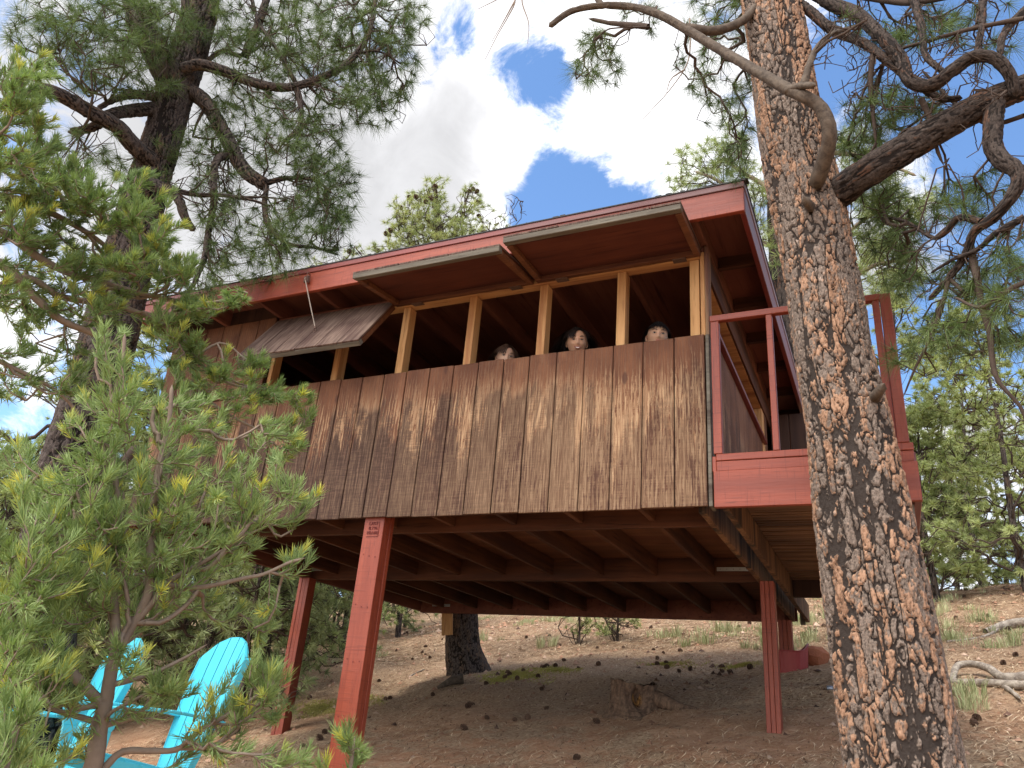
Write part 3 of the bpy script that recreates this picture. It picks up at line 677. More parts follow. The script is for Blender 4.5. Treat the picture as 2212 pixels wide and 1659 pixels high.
def needles(name, base, axis, mat, parent, per, length, width, spread=(.35, 1.5), along=.05, rg=None, droop=.15, curve=.0, tint=None, young=None, lenvar=.25, lift=0, segs=1):
    """fans or bottle-brushes of needles around shoot tips. base: tip points, axis: shoot directions"""
    n = len(base); ax = axis / (np.linalg.norm(axis, axis=1)[:, None] + 1e-9)
    u = np.cross(ax, (.21, .35, .91)); u /= np.linalg.norm(u, axis=1)[:, None] + 1e-9; w_ = np.cross(ax, u)
    N_ = n * per; k = np.repeat(np.arange(n), per)
    f_ = rg.random(N_); ph = rg.random(N_) * 6.283
    if along < .08: an = spread[0] + (spread[1] - spread[0]) * rg.random(N_) ** .8
    else: an = spread[1] + (spread[0] - spread[1]) * f_ ** 2.2 + rg.normal(size=N_) * .12
    d = np.cos(an)[:, None] * ax[k] + np.sin(an)[:, None] * (np.cos(ph)[:, None] * u[k] + np.sin(ph)[:, None] * w_[k])
    d[:, 2] += lift; d /= np.linalg.norm(d, axis=1)[:, None]
    b = base[k] - ax[k] * ((1 - f_) * along)[:, None]
    Ln = length * (1 - lenvar + 2 * lenvar * rg.random(N_)) * (np.repeat(rg.uniform(.8, 1.2, n), per))
    if along >= .08: Ln = Ln * (1 - .35 * f_ ** 3)
    dr = np.zeros((N_, 3)); dr[:, 2] = -droop * Ln * rg.uniform(.3, 1.6, N_)
    cv = ax[k] * (curve * Ln)[:, None]
    tip = b + d * Ln[:, None] + dr + cv
    sd = np.cross(d, rg.normal(size=(N_, 3))); sd /= np.linalg.norm(sd, axis=1)[:, None] + 1e-9; sd *= width / 2
    tn = (tint if tint is not None else rg.random(n))[k] * .6 + rg.random(N_) * .4
    yg = (young if young is not None else np.zeros(n))[k] 
    if along >= .08: yg = yg * smst(.55, .95, f_)
    if segs == 1:
        V = np.stack([b - sd, b + sd, tip], 1); T = np.arange(N_ * 3).reshape(-1, 3); rep = 3
    else:
        mid = b + d * (Ln * .55)[:, None] + dr * .25 + cv * .15
        V = np.stack([b - sd * .8, b + sd * .8, mid - sd, mid + sd, tip], 1); o = np.arange(N_)[:, None] * 5
        T = np.concatenate([o + [0, 1, 3], o + [0, 3, 2], o + [2, 3, 4]]); rep = 5
    return np_mesh(name, V.reshape(-1, 3), T, mat, parent, False, {'tint': np.repeat(tn, rep), 'young': np.repeat(yg, rep)})
def blobs(rg, L):
    """clusters of shoot targets: (u, v, horizontal distance, ru, rv, depth, count)"""
    out = []
    for (u, v, D, ru, rv, dd, c) in L:
        for _ in range(c):
            while True:
                q = rg.uniform(-1, 1, 3)
                if q @ q < 1: break
            out.append(HD(u + q[0] * ru, v + q[1] * rv, D + q[2] * dd))
    return out
def shoot_axes(tr, rg, up=.25, outward=None):
    i = tr.tips; a = tr.Pn[i] - tr.Pn[tr.parn[i]]; a /= np.linalg.norm(a, axis=1)[:, None] + 1e-9
    a = a + rg.normal(size=a.shape) * .35; a[:, 2] += up
    return a / np.linalg.norm(a, axis=1)[:, None]
def pix(L, D): return [HD(p[0], p[1], D if len(p) < 3 else p[2]) for p in L]

# ------------------------------------------------------------------ the big ponderosa in front of the deck
def base_under(p, x=None, y=None):
    return np.array([p[0], p[1], gz(p[0], p[1])])
YT = -.66
tr_px = [(1612, -330, 112), (1636, -150, 116), (1662, 0, 121), (1683, 110, 124), (1698, 209, 130), (1725, 346, 150), (1742, 430, 160), (1766, 554, 162), (1787, 691, 171), (1796, 762, 172), (1829, 920, 184), (1858, 1094, 204), (1909, 1377, 223), (1952, 1639, 243)]
P = []; R = []
for u, v, wd in tr_px:
    p = OY(u, v, YT); dep = (p - CP) @ CF; P.append(p); R.append(wd * dep / 1663.4 / 2 * .935)
P = P[::-1]; R = R[::-1]
d0 = P[0] - P[1]; b0 = P[0] + d0 / abs(d0[2]) * (P[0][2] - gz(P[0][0], P[0][1]) + .15) * .98
P = [b0] + P; R = [R[0] * 1.12] + R
rt = root('ponderosa_pine', (P[0][0], P[0][1], gz(P[0][0], P[0][1])), 'big orange barked ponderosa trunk leaning past the red deck, with twisted dark limbs above', 'tree', 'ponderosa pines')
trunk_r = bark_mesh('trunk', P, R, M['bark_or'], rt, n=380, step=.0065, seed=4, plate=(.085, .20), amp=.014)
rg = np.random.default_rng(11)
T1 = Tree(rg)
def px_r(wpx, D): return wpx * D / 1663.4 / 2 * 1.03
LIMB = []
def limb(tr, L, D, w0, w1, mat, parent, n=28, amp=.006, seed=1, name='limb', plate=(.035, .09)):
    pts = pix(L, D); dd = D if not isinstance(D, (list, tuple)) else D[0]
    e = [np.linalg.norm(p - CP) for p in pts]; r0, r1 = w0 * e[0] / 1663.4 / 2, w1 * e[-1] / 1663.4 / 2
    rr = np.linspace(r0, r1, len(pts))
    bark_mesh(name, pts, rr, mat, parent, n=n, step=.018 if n > 12 else .04, seed=seed, plate=plate, amp=amp)
    tr.limb(pts, r0, r1); return pts
# dead grey limb that curves across the trunk
gl = [(1760, 402, 3.68), (1766, 388, 3.56), (1781, 345, 3.46), (1791, 300, 3.38), (1788, 265, 3.34), (1768, 228, 3.32), (1735, 208, 3.30), (1700, 192, 3.32), (1655, 166, 3.36), (1600, 134, 3.42), (1540, 98, 3.5), (1480, 62, 3.56), (1425, 32, 3.6), (1370, 16, 3.66), (1300, 12, 3.7), (1235, 24, 3.74), (1185, 58, 3.78)]
limb(T1, gl, 3.5, 31, 10, M['dead'], rt, 26, .004, 3, 'dead_limb')
limb(T1, [(1722, 205, 3.31), (1738, 176, 3.3), (1748, 140, 3.32), (1768, 100, 3.36), (1800, 72, 3.42), (1850, 58, 3.5)], 3.4, 17, 6, M['dead'], rt, 16, .004, 5, 'dead_limb')
limb(T1, [(1700, 196, 3.31), (1730, 186, 3.27), (1762, 184, 3.22)], 3.4, 18, 12, M['dead'], rt, 14, .004, 6, 'broken_stub')
limb(T1, [(1300, 12, 3.7), (1275, -25, 3.75), (1240, -60, 3.8)], 3.7, 12, 8, M['dead'], rt, 12, .003, 6, 'dead_limb')
limb(T1, [(1480, 62, 3.56), (1550, 66, 3.6), (1610, 40, 3.65), (1650, -10, 3.7)], 3.6, 20, 14, M['dead'], rt, 16, .003, 7, 'dead_limb')
limb(T1, [(1400, 58, 3.6), (1320, 50, 3.7), (1270, 40, 3.75)], 3.6, 12, 5, M['twig'], rt, 12, .003, 8, 'limb')
limb(T1, [(1752, 450, 3.62), (1745, 440, 3.50), (1736, 424, 3.45)], 3.5, 22, 14, M['dead'], rt, 14, .004, 9, 'broken_stub')
limb(T1, [(1880, 870, 3.70), (1896, 850, 3.58), (1911, 828, 3.52)], 3.5, 24, 14, M['dead'], rt, 14, .004, 9, 'broken_stub')
# the heavy right limb and what hangs from it
limb(T1, [(1795, 430, 3.75), (1838, 398, 3.68), (1885, 365, 3.62), (1950, 325, 3.6), (2015, 286, 3.6), (2075, 252, 3.6), (2130, 222, 3.62), (2180, 200, 3.65), (2240, 175, 3.7), (2330, 120, 3.8)], 3.7, 60, 38, M['bark_br'], rt, 56, .010, 12, 'limb', (.05, .14))
limb(T1, [(2150, 222, 3.62), (2146, 268, 3.58), (2146, 318, 3.55), (2168, 350, 3.52), (2196, 366, 3.5), (2200, 395, 3.5), (2180, 430, 3.5), (2145, 470, 3.52), (2105, 500, 3.55), (2085, 550, 3.6), (2050, 600, 3.65), (2005, 650, 3.7)], 3.5, 34, 7, M['bark_br'], rt, 36, .008, 13, 'limb')
limb(T1, [(2196, 366, 3.5), (2225, 378, 3.5), (2300, 380, 3.5)], 3.5, 22, 16, M['bark_br'], rt, 24, .006, 14, 'limb')
limb(T1, [(2120, 480, 3.53), (2070, 470, 3.6), (2045, 500, 3.65), (2020, 515, 3.7), (1960, 480, 3.8), (1920, 470, 3.9)], 3.6, 14, 4, M['bark_br'], rt, 16, .004, 15, 'limb')
limb(T1, [(2095, 530, 3.6), (2110, 600, 3.6), (2120, 660, 3.62), (2138, 720, 3.62), (2145, 790, 3.62), (2160, 830, 3.62), (2205, 880, 3.65), (2230, 960, 3.7)], 3.6, 14, 5, M['twig'], rt, 12, .003, 16, 'limb')
limb(T1, [(2150, 840, 3.62), (2128, 842, 3.6)], 3.6, 5, 3, M['twig'], rt, 8, .001, 16, 'limb')
limb(T1, [(2050, 600, 3.65), (2030, 680, 3.7), (2005, 740, 3.75), (1975, 800, 3.8), (1950, 860, 3.85)], 3.7, 9, 3, M['twig'], rt, 10, .002, 17, 'limb')
limb(T1, [(2212, 470, 3.5), (2150, 505, 3.5), (2110, 540, 3.55), (2060, 560, 3.6), (2010, 590, 3.7)], 3.5, 14, 4, M['bark_br'], rt, 14, .003, 17, 'limb')
limb(T1, [(2260, 620, 3.5), (2212, 610, 3.5), (2160, 640, 3.5), (2120, 665, 3.5), (2060, 640, 3.6)], 3.5, 13, 4, M['twig'], rt, 10, .002, 17, 'limb')
# tangled limbs at the upper right
limb(T1, [(1685, -20, 3.85), (1745, 20, 3.75), (1800, 66, 3.7), (1860, 90, 3.65), (1915, 130, 3.6), (1975, 178, 3.6), (2030, 212, 3.65), (2080, 212, 3.7)], 3.7, 19, 9, M['bark_br'], rt, 26, .006, 21, 'limb')
limb(T1, [(1660, -90, 3.85), (1740, -30, 3.8), (1800, 10, 3.75), (1850, 30, 3.7), (1905, 80, 3.6), (1945, 125, 3.55), (1965, 172, 3.5), (2010, 185, 3.48), (2060, 150, 3.48), (2105, 122, 3.5), (2150, 128, 3.52), (2180, 160, 3.55), (2195, 210, 3.6)], 3.6, 24, 17, M['bark_br'], rt, 32, .007, 22, 'limb')
limb(T1, [(1960, -40, 3.8), (1980, 20, 3.7), (1992, 70, 3.6), (2000, 120, 3.55), (2040, 158, 3.5)], 3.7, 15, 9, M['bark_br'], rt, 20, .005, 23, 'limb')
limb(T1, [(2120, -60, 3.7), (2122, 0, 3.65), (2120, 60, 3.6), (2108, 118, 3.52)], 3.7, 14, 9, M['bark_br'], rt, 18, .005, 24, 'limb')
limb(T1, [(2260, -20, 3.7), (2212, 25, 3.65), (2170, 70, 3.6), (2160, 120, 3.55)], 3.7, 16, 9, M['bark_br'], rt, 18, .005, 25, 'limb')
limb(T1, [(1800, -20, 3.9), (1960, 5, 3.8), (2060, -10, 3.7), (2200, -25, 3.7)], 3.7, 14, 10, M['twig'], rt, 12, .003, 26, 'limb')
limb(T1, [(1990, 215, 3.6), (2010, 260, 3.62), (2026, 330, 3.65), (2040, 360, 3.7)], 3.6, 12, 4, M['twig'], rt, 10, .002, 27, 'limb')
limb(T1, [(1886, 118, 3.63), (1880, 180, 3.65), (1885, 235, 3.68), (1892, 310, 3.7)], 3.6, 12, 6, M['twig'], rt, 10, .002, 28, 'limb')
limb(T1, [(2212, 40, 3.6), (2100, 62, 3.6), (2000, 90, 3.62), (1940, 110, 3.65), (1880, 170, 3.7), (1850, 240, 3.75)], 3.6, 9, 4, M['twig'], rt, 10, .002, 28, 'limb')
limb(T1, [(2212, 250, 3.7), (2140, 268, 3.75), (2070, 230, 3.75), (1990, 150, 3.8)], 3.6, 9, 4, M['twig'], rt, 10, .002, 29, 'limb')
T1.grow(blobs(rg, [(1290, 90, 3.9, 45, 45, .3, 14), (1300, 150, 3.9, 70, 50, .35, 26), (1400, 30, 4.0, 60, 50, .3, 14), (1560, 200, 4.2, 80, 90, .4, 34), (1590, 70, 4.1, 70, 70, .4, 26), (1600, 330, 4.3, 36, 120, .3, 26), (1560, 20, 4.1, 90, 60, .4, 24), (1500, 130, 4.1, 45, 80, .3, 14),
    (1880, 60, 3.9, 90, 60, .4, 26), (2010, 60, 3.9, 90, 70, .4, 26), (1900, 230, 3.9, 80, 90, .4, 44), (2000, 250, 3.9, 70, 80, .4, 22), (2120, 60, 3.9, 90, 80, .4, 22), (1860, 310, 4.0, 50, 60, .3, 22), (2080, 440, 3.8, 70, 50, .3, 34), (2150, 400, 3.8, 60, 50, .3, 10),
    (1930, 480, 4.1, 80, 80, .4, 56), (1890, 400, 4.1, 60, 50, .4, 36), (1960, 590, 4.0, 60, 60, .35, 26), (2080, 600, 3.8, 70, 70, .3, 22), (2150, 640, 3.7, 70, 80, .3, 30), (2030, 720, 3.8, 70, 50, .3, 22), (2190, 740, 3.7, 50, 60, .2, 14), (2190, 540, 3.7, 50, 60, .3, 18), (1960, 760, 3.9, 40, 50, .2, 8)]), seg=.05, wob=.34, tipr=.0026, sag=.10, rmax=.014)
ax = shoot_axes(T1, rg, .05)
needles('crown', T1.Pn[T1.tips], ax, M['n_pond'], rt, 52, .125, .0026, (.25, 1.75), .035, rg, .28)
# bare twigs: dead shoots without needles
T1b = Tree(rg); T1b.P = list(T1.P); T1b.par = list(T1.par); T1b.R = list(T1.R)
T1b.grow(blobs(rg, [(1900, 150, 3.6, 110, 110, .3, 80), (2050, 170, 3.6, 130, 120, .3, 120), (2100, 60, 3.7, 100, 80, .3, 60), (1850, 60, 3.6, 80, 60, .3, 30), (2000, 520, 3.7, 90, 60, .3, 24), (2150, 560, 3.6, 80, 90, .3, 26), (2090, 330, 3.6, 80, 60, .2, 8), (1780, 120, 3.5, 60, 60, .2, 12)]), seg=.035, wob=.42, tipr=.0024, sag=-.02, rmax=.009)
T1b.n0 = T1.n0; T1b.twigs_mesh('branches', M['twig'], rt)
Tb = Tree(rg)
for L in ([(1100, -40), (1113, 0), (1098, 35), (1075, 75), (1048, 128)], [(1130, -40), (1128, 5), (1142, 50), (1140, 95)], [(1120, -40), (1085, -8), (1032, 20)], [(1113, 0), (1080, 60), (1062, 90)],
          [(1490, 40), (1487, 130), (1450, 190), (1405, 240), (1385, 262)], [(1480, 150), (1450, 170), (1440, 200)]):
    mb = MB(); q_ = pix(L, 3.9); mb.tube(list(resample(q_, .04)), list(np.linspace(.006, .0018, len(resample(q_, .04)))), 5); mb.build('hanging_twig', M['gtwig'], rt, smooth=True)

# dark rope hanging down the far side of that trunk
rp = [(1928, 940), (1938, 985), (1951, 1060), (1962, 1130), (1972, 1210), (1985, 1290), (2002, 1390), (2022, 1490), (2043, 1580), (2068, 1670)]
mb = MB(); Q_, r_, _ = spline([OY(u, v, -.60) for u, v in rp], np.full(len(rp), .0105), .03); mb.tube(list(Q_), .0105, 8)
o = mb.build('rope', M['drope'], None, smooth=True); tag(o, 'thick dark rope hanging down the right edge of the orange barked trunk', 'rope')

# ------------------------------------------------------------------ left ponderosa
DL = 6.45
lt_px = [(432, -260, 66), (436, -120, 68), (436, 0, 74), (420, 70, 76), (400, 140, 80), (372, 220, 84), (350, 300, 86), (322, 390, 92), (298, 480, 100), (276, 570, 106), (250, 670, 112), (218, 790, 118), (190, 880, 122), (160, 980, 128), (132, 1080, 136), (112, 1200, 142), (95, 1330, 150)]
P = []; R = []
for u, v, wd in lt_px[::-1]:
    p = HD(u, v, DL); dep = (p - CP) @ CF; P.append(p); R.append(wd * dep / 1663.4 / 2 * .9)
dn = (P[0] - P[1]); dn /= abs(dn[2]); k = P[0][2] - gz(P[0][0], P[0][1]) + .2; P = [P[0] + dn * k] + P; R = [R[0] * 1.25] + R
rl = root('ponderosa_pine', (P[0][0], P[0][1], gz(P[0][0], P[0][1])), 'tall grey barked ponderosa at the left with its wide needle crown arching over the roof', 'tree', 'ponderosa pines')
bark_mesh('trunk', P, R, M['bark_gr'], rl, n=150, step=.018, seed=14, plate=(.07, .18), amp=.022)
T2 = Tree(rg); g_ = M['bark_gr']
def L2(L, w0, w1, n=20, seed=1, amp=.006, mat=None): return limb(T2, L, DL, w0, w1, mat or g_, rl, n, amp, seed)
L2([(378, 205, 6.45), (356, 150, 6.35), (335, 105, 6.3), (310, 60, 6.3), (292, 0, 6.3), (280, -60, 6.3)], 52, 40, 36, 31, .010)
L2([(395, 150, 6.3), (430, 140, 6.2), (480, 152, 6.1), (530, 172, 6.0), (590, 188, 5.9), (640, 186, 5.85), (700, 165, 5.8), (745, 140, 5.8), (785, 95, 5.8), (805, 40, 5.85), (812, -20, 5.9)], 22, 8, 22, 32)
L2([(640, 188, 5.85), (650, 230, 5.85), (645, 275, 5.85), (610, 310, 5.85)], 13, 7, 12, 33)
L2([(770, 115, 5.8), (820, 112, 5.8), (870, 140, 5.8)], 7, 3, 8, 33)
L2([(640, 182, 5.9), (600, 110, 6.0), (560, 50, 6.1), (540, -20, 6.2)], 9, 6, 10, 33)
L2([(405, 195, 6.4), (438, 215, 6.3), (470, 262, 6.2), (500, 320, 6.1), (530, 370, 6.05), (575, 402, 6.0)], 30, 24, 28, 34, .009)
L2([(575, 402, 6.0), (572, 455, 5.95), (590, 500, 5.9), (625, 528, 5.9), (680, 535, 5.9), (735, 552, 5.95)], 12, 4, 12, 34)
L2([(575, 395, 6.0), (620, 385, 6.0), (680, 390, 6.0), (720, 420, 6.0)], 12, 4, 12, 34)
L2([(492, 335, 6.12), (470, 345, 6.05), (462, 385, 6.0), (462, 440, 6.0), (450, 500, 5.95), (440, 560, 5.95), (420, 610, 5.9), (400, 640, 5.9)], 17, 6, 14, 35)
L2([(325, 345, 6.3), (290, 315, 6.2), (255, 275, 6.1), (200, 245, 6.0), (150, 215, 5.95), (105, 195, 5.9), (60, 190, 5.9)], 34, 18, 28, 36, .009)
L2([(335, 235, 6.4), (280, 240, 6.3), (235, 250, 6.2), (200, 275, 6.2), (150, 285, 6.2)], 26, 12, 20, 37)
L2([(345, 210, 6.4), (300, 205, 6.3), (255, 212, 6.2), (210, 235, 6.2)], 20, 8, 14, 38)
L2([(320, 390, 6.2), (355, 410, 6.1), (385, 430, 6.0), (400, 470, 6.0), (420, 500, 6.0)], 24, 12, 18, 39)
L2([(360, 405, 6.1), (420, 420, 6.0), (480, 422, 5.9), (540, 432, 5.85), (590, 446, 5.8)], 12, 4, 12, 40)
L2([(415, 0, 6.5), (400, -20, 6.5), (385, -60, 6.5)], 20, 14, 12, 41)
L2([(408, 60, 6.3), (402, 20, 6.2), (395, -30, 6.2)], 16, 12, 12, 41)
L2([(530, 120, 6.2), (555, 60, 6.2), (575, 0, 6.2), (590, -50, 6.3)], 16, 12, 12, 42)
L2([(430, 150, 6.4), (480, 110, 6.4), (520, 120, 6.3), (560, 100, 6.2), (585, 60, 6.2)], 10, 5, 10, 43)
T2.grow(blobs(rg, [(650, 80, 6.1, 120, 110, .7, 190), (800, 60, 6.0, 110, 110, .6, 150), (760, 190, 6.0, 110, 90, .6, 130), (850, 130, 5.9, 60, 100, .4, 60), (560, 170, 6.2, 110, 110, .6, 110), (640, 300, 6.0, 110, 90, .6, 130), (700, 400, 6.0, 80, 90, .5, 110), (640, 480, 5.9, 110, 80, .5, 110),
    (560, 560, 5.9, 120, 50, .4, 60), (480, 440, 6.1, 80, 110, .5, 70), (720, 500, 5.9, 60, 60, .4, 34), (250, 60, 6.3, 190, 90, .8, 150), (120, 60, 6.3, 120, 80, .6, 60), (260, 150, 6.2, 150, 70, .7, 90), (480, 40, 6.4, 120, 80, .6, 90), (420, 330, 6.3, 90, 90, .5, 44), (180, 340, 6.2, 120, 90, .6, 50),
    (330, 60, 5.9, 90, 80, .3, 60), (500, 280, 6.3, 70, 90, .5, 40), (440, 600, 5.9, 60, 60, .4, 22), (900, 40, 5.9, 40, 50, .3, 14), (640, -60, 6.2, 300, 50, .6, 80), (820, 230, 5.9, 40, 60, .3, 16)]), seg=.09, wob=.34, tipr=.0030, sag=.12, rmax=.022)
ax = shoot_axes(T2, rg, .05)
needles('crown', T2.Pn[T2.tips], ax, M['n_pond'], rl, 50, .135, .0036, (.25, 1.8), .04, rg, .25)
T2b = Tree(rg); T2b.P = list(T2.P); T2b.par = list(T2.par); T2b.R = list(T2.R)
T2b.grow(blobs(rg, [(480, 430, 5.9, 120, 60, .3, 60), (420, 400, 5.9, 90, 60, .3, 30), (560, 480, 5.9, 110, 80, .3, 36), (300, 400, 5.9, 70, 50, .3, 16)]), seg=.06, wob=.45, tipr=.0030, sag=.02, rmax=.010)
T2b.n0 = T2.n0; T2b.twigs_mesh('branches', M['twig'], rl)

# ------------------------------------------------------------------ pinyon in the left foreground
pb = HD(205, 1640, 2.45); gz0 = gz(pb[0] - .03, pb[1])
rp_ = root('pinyon_pine', (pb[0], pb[1], gz0), 'bushy young pinyon pine in the left foreground screening the turquoise chairs', 'tree', 'young pinyon pines')
T3 = Tree(rg)
def L3(L, w0, w1, n=14, seed=1, mat=None, D=2.45): return limb(T3, L, D, w0, w1, mat or M['gtwig'], rp_, n, .0012, seed, 'limb', (.012, .03))
bark_mesh('trunk', [np.array([pb[0] + .02, pb[1], gz0 - .05]), np.array([pb[0] + .015, pb[1], (gz0 + pb[2]) / 2]), pb, HD(215, 1575, 2.45), HD(232, 1500, 2.45)], [.04, .034, .024, .021, .019], M['gtwig'], rp_, n=24, step=.02, seed=3, plate=(.012, .03), amp=.002)
T3.limb([pb, HD(232, 1500, 2.45)], .03, .026)
L3([(220, 1555), (232, 1500), (242, 1440), (262, 1390), (290, 1340), (318, 1290), (328, 1230), (324, 1170), (330, 1090), (345, 1000), (365, 910), (372, 830)], 26, 7)
L3([(238, 1470), (246, 1420), (250, 1350), (246, 1290), (248, 1220), (262, 1130), (250, 1040), (240, 940), (262, 820), (270, 720)], 20, 6)
L3([(218, 1520), (190, 1490), (150, 1450), (95, 1410), (45, 1370), (22, 1320), (15, 1260)], 22, 9)
L3([(210, 1560), (160, 1545), (110, 1530), (60, 1500)], 12, 5)
L3([(290, 1345), (330, 1300), (360, 1260), (420, 1225), (480, 1190), (540, 1150)], 16, 5)
L3([(325, 1250), (365, 1262), (410, 1270), (470, 1262), (520, 1250), (570, 1240), (625, 1215), (660, 1205)], 11, 5)
L3([(235, 1480), (280, 1470), (340, 1450), (400, 1420), (450, 1390)], 12, 4)
L3([(215, 1570), (250, 1560), (300, 1545), (330, 1500), (360, 1470)], 12, 4)
L3([(225, 1660), (262, 1625), (330, 1622), (385, 1618), (430, 1580), (500, 1540), (560, 1500), (600, 1465)], 14, 5)
L3([(130, 1190), (165, 1130), (205, 1075), (250, 1020), (300, 960)], 26, 16, mat=M['twig'], D=3.3)
L3([(100, 1700), (60, 1600), (45, 1500), (40, 1420)], 12, 6)
bl = [(250, 760, 2.5, 50, 60, .12, 14), (250, 900, 2.5, 110, 90, .3, 34), (390, 930, 2.6, 100, 90, .25, 32), (220, 1040, 2.5, 150, 90, .3, 44), (430, 1060, 2.5, 130, 100, .3, 48), (560, 1060, 2.5, 90, 80, .2, 26), (590, 950, 2.7, 60, 60, .2, 18),
      (100, 1130, 2.5, 130, 110, .3, 50), (270, 1180, 2.5, 130, 100, .3, 40), (450, 1180, 2.5, 120, 70, .25, 30), (80, 1290, 2.5, 120, 110, .3, 46), (210, 1300, 2.6, 120, 70, .3, 26), (380, 1300, 2.6, 100, 50, .25, 20), (640, 1200, 2.5, 35, 25, .05, 6), (650, 1080, 2.5, 45, 40, .1, 12),
      (80, 1430, 2.4, 110, 80, .3, 36), (40, 1580, 2.3, 80, 90, .2, 26), (360, 1480, 2.4, 70, 40, .1, 9), (500, 1540, 2.45, 80, 50, .12, 14), (560, 1470, 2.45, 40, 50, .1, 8), (470, 1600, 2.4, 80, 50, .12, 10), (600, 1520, 2.45, 50, 60, .1, 9), (140, 1620, 2.4, 50, 50, .2, 8), (550, 1340, 2.6, 60, 50, .2, 14),
      (620, 1640, 2.4, 60, 35, .1, 8), (40, 1000, 2.8, 60, 60, .2, 14), (250, 1200, 2.35, 160, 110, .1, 30), (120, 1180, 2.35, 110, 140, .15, 36), (330, 1080, 2.4, 160, 90, .1, 26), (60, 1350, 2.3, 80, 100, .15, 26), (480, 1120, 2.45, 110, 70, .1, 18), (260, 1420, 2.3, 70, 50, .06, 9), (330, 1500, 2.35, 60, 40, .06, 7), (140, 1480, 2.3, 80, 60, .1, 12), (550, 1480, 2.4, 60, 70, .1, 10), (230, 980, 2.4, 120, 70, .15, 20), (300, 850, 2.5, 90, 60, .15, 12)]
T3.grow(blobs(rg, bl), seg=.026, wob=.20, tipr=.0018, sag=.22, rmax=.008)
T3.twigs_mesh('branches', M['gtwig'], rp_)
ax = shoot_axes(T3, rg, .45); yg = (rg.random(len(T3.tips)) < .5) * rg.random(len(T3.tips))
def brush(T, mat, parent, ln, wd, pseg, ptip, maxcnt, frac, rg, lift=.35):
    i = np.arange(T.n0, len(T.Pn)); i = i[(T.cnt[i] <= maxcnt) & (rg.random(len(i)) < frac)]; a = T.Pn[i] - T.Pn[T.parn[i]]
    sl_ = float(np.median(np.linalg.norm(a, axis=1)))
    needles('foliage', T.Pn[i], a, mat, parent, pseg, ln, wd, (.55, 1.15), max(.02, min(.079, sl_)), rg, -.02, .25, lift=lift, segs=2)
    yg = (rg.random(len(T.tips)) < .30) * rg.random(len(T.tips))
    ax = T.Pn[T.tips] - T.Pn[T.parn[T.tips]]; ax = ax / (np.linalg.norm(ax, axis=1)[:, None] + 1e-9); ax[:, 2] += .4
    needles('crown', T.Pn[T.tips] + ax * .012, ax, mat, parent, ptip, ln * .85, wd, (.10, 1.0), .035, rg, -.02, .2, young=yg, lift=.15, segs=2)
brush(T3, M['n_pin'], rp_, .036, .0027, 15, 26, 3, .93, rg)

# taller pinyon whose boughs come in from the left edge
pc = HD(-330, 1200, 3.6); gz0 = gz(pc[0], pc[1])
rq = root('pinyon_pine', (pc[0], pc[1], gz0), 'taller green pinyon whose boughs reach in from the left edge in front of the ponderosa', 'tree', 'young pinyon pines')
T4 = Tree(rg)
bark_mesh('trunk', [np.array([pc[0], pc[1], gz0 - .05]), np.array([pc[0] + .03, pc[1], gz0 + 1.2]), HD(-300, 700, 3.6), HD(-260, 300, 3.6), HD(-200, -50, 3.6)], [.12, .10, .075, .05, .03], M['bark_gr'], rq, n=40, step=.03, seed=5, plate=(.04, .1), amp=.008)
T4.limb([np.array([pc[0], pc[1], gz0 + .1]), HD(-300, 700, 3.6), HD(-260, 300, 3.6), HD(-200, -50, 3.6)], .1, .03)
def L4(L, w0, w1, D=3.6, n=10): return limb(T4, L, D, w0, w1, M['gtwig'], rq, n, .001, 3, 'limb', (.02, .05))
L4([(-300, 640), (-120, 570), (0, 570), (75, 640), (130, 690), (200, 720), (280, 760)], 26, 8)
L4([(-290, 560), (-100, 490), (0, 500), (90, 560), (150, 590), (220, 610), (330, 640), (430, 655), (480, 650), (530, 632)], 20, 5)
L4([(-290, 500), (-100, 430), (40, 430), (130, 470), (200, 510), (260, 560), (300, 600)], 18, 6)
L4([(-260, 300), (-80, 330), (30, 360), (110, 400), (160, 460)], 16, 5)
L4([(-250, 250), (-60, 240), (30, 220), (80, 180)], 14, 5)
L4([(-300, 660), (-60, 640), (60, 600), (130, 640), (250, 660), (330, 690), (400, 740), (420, 800), (400, 900)], 16, 8)
L4([(400, 760), (450, 800), (500, 830), (560, 840), (620, 850), (660, 870)], 7, 3)
L4([(410, 830), (470, 880), (540, 920), (600, 940), (650, 930)], 7, 3)
L4([(420, 770), (480, 740), (530, 775), (560, 790)], 5, 3)
L4([(-300, 760), (-60, 760), (40, 800), (130, 850), (190, 920)], 12, 5)
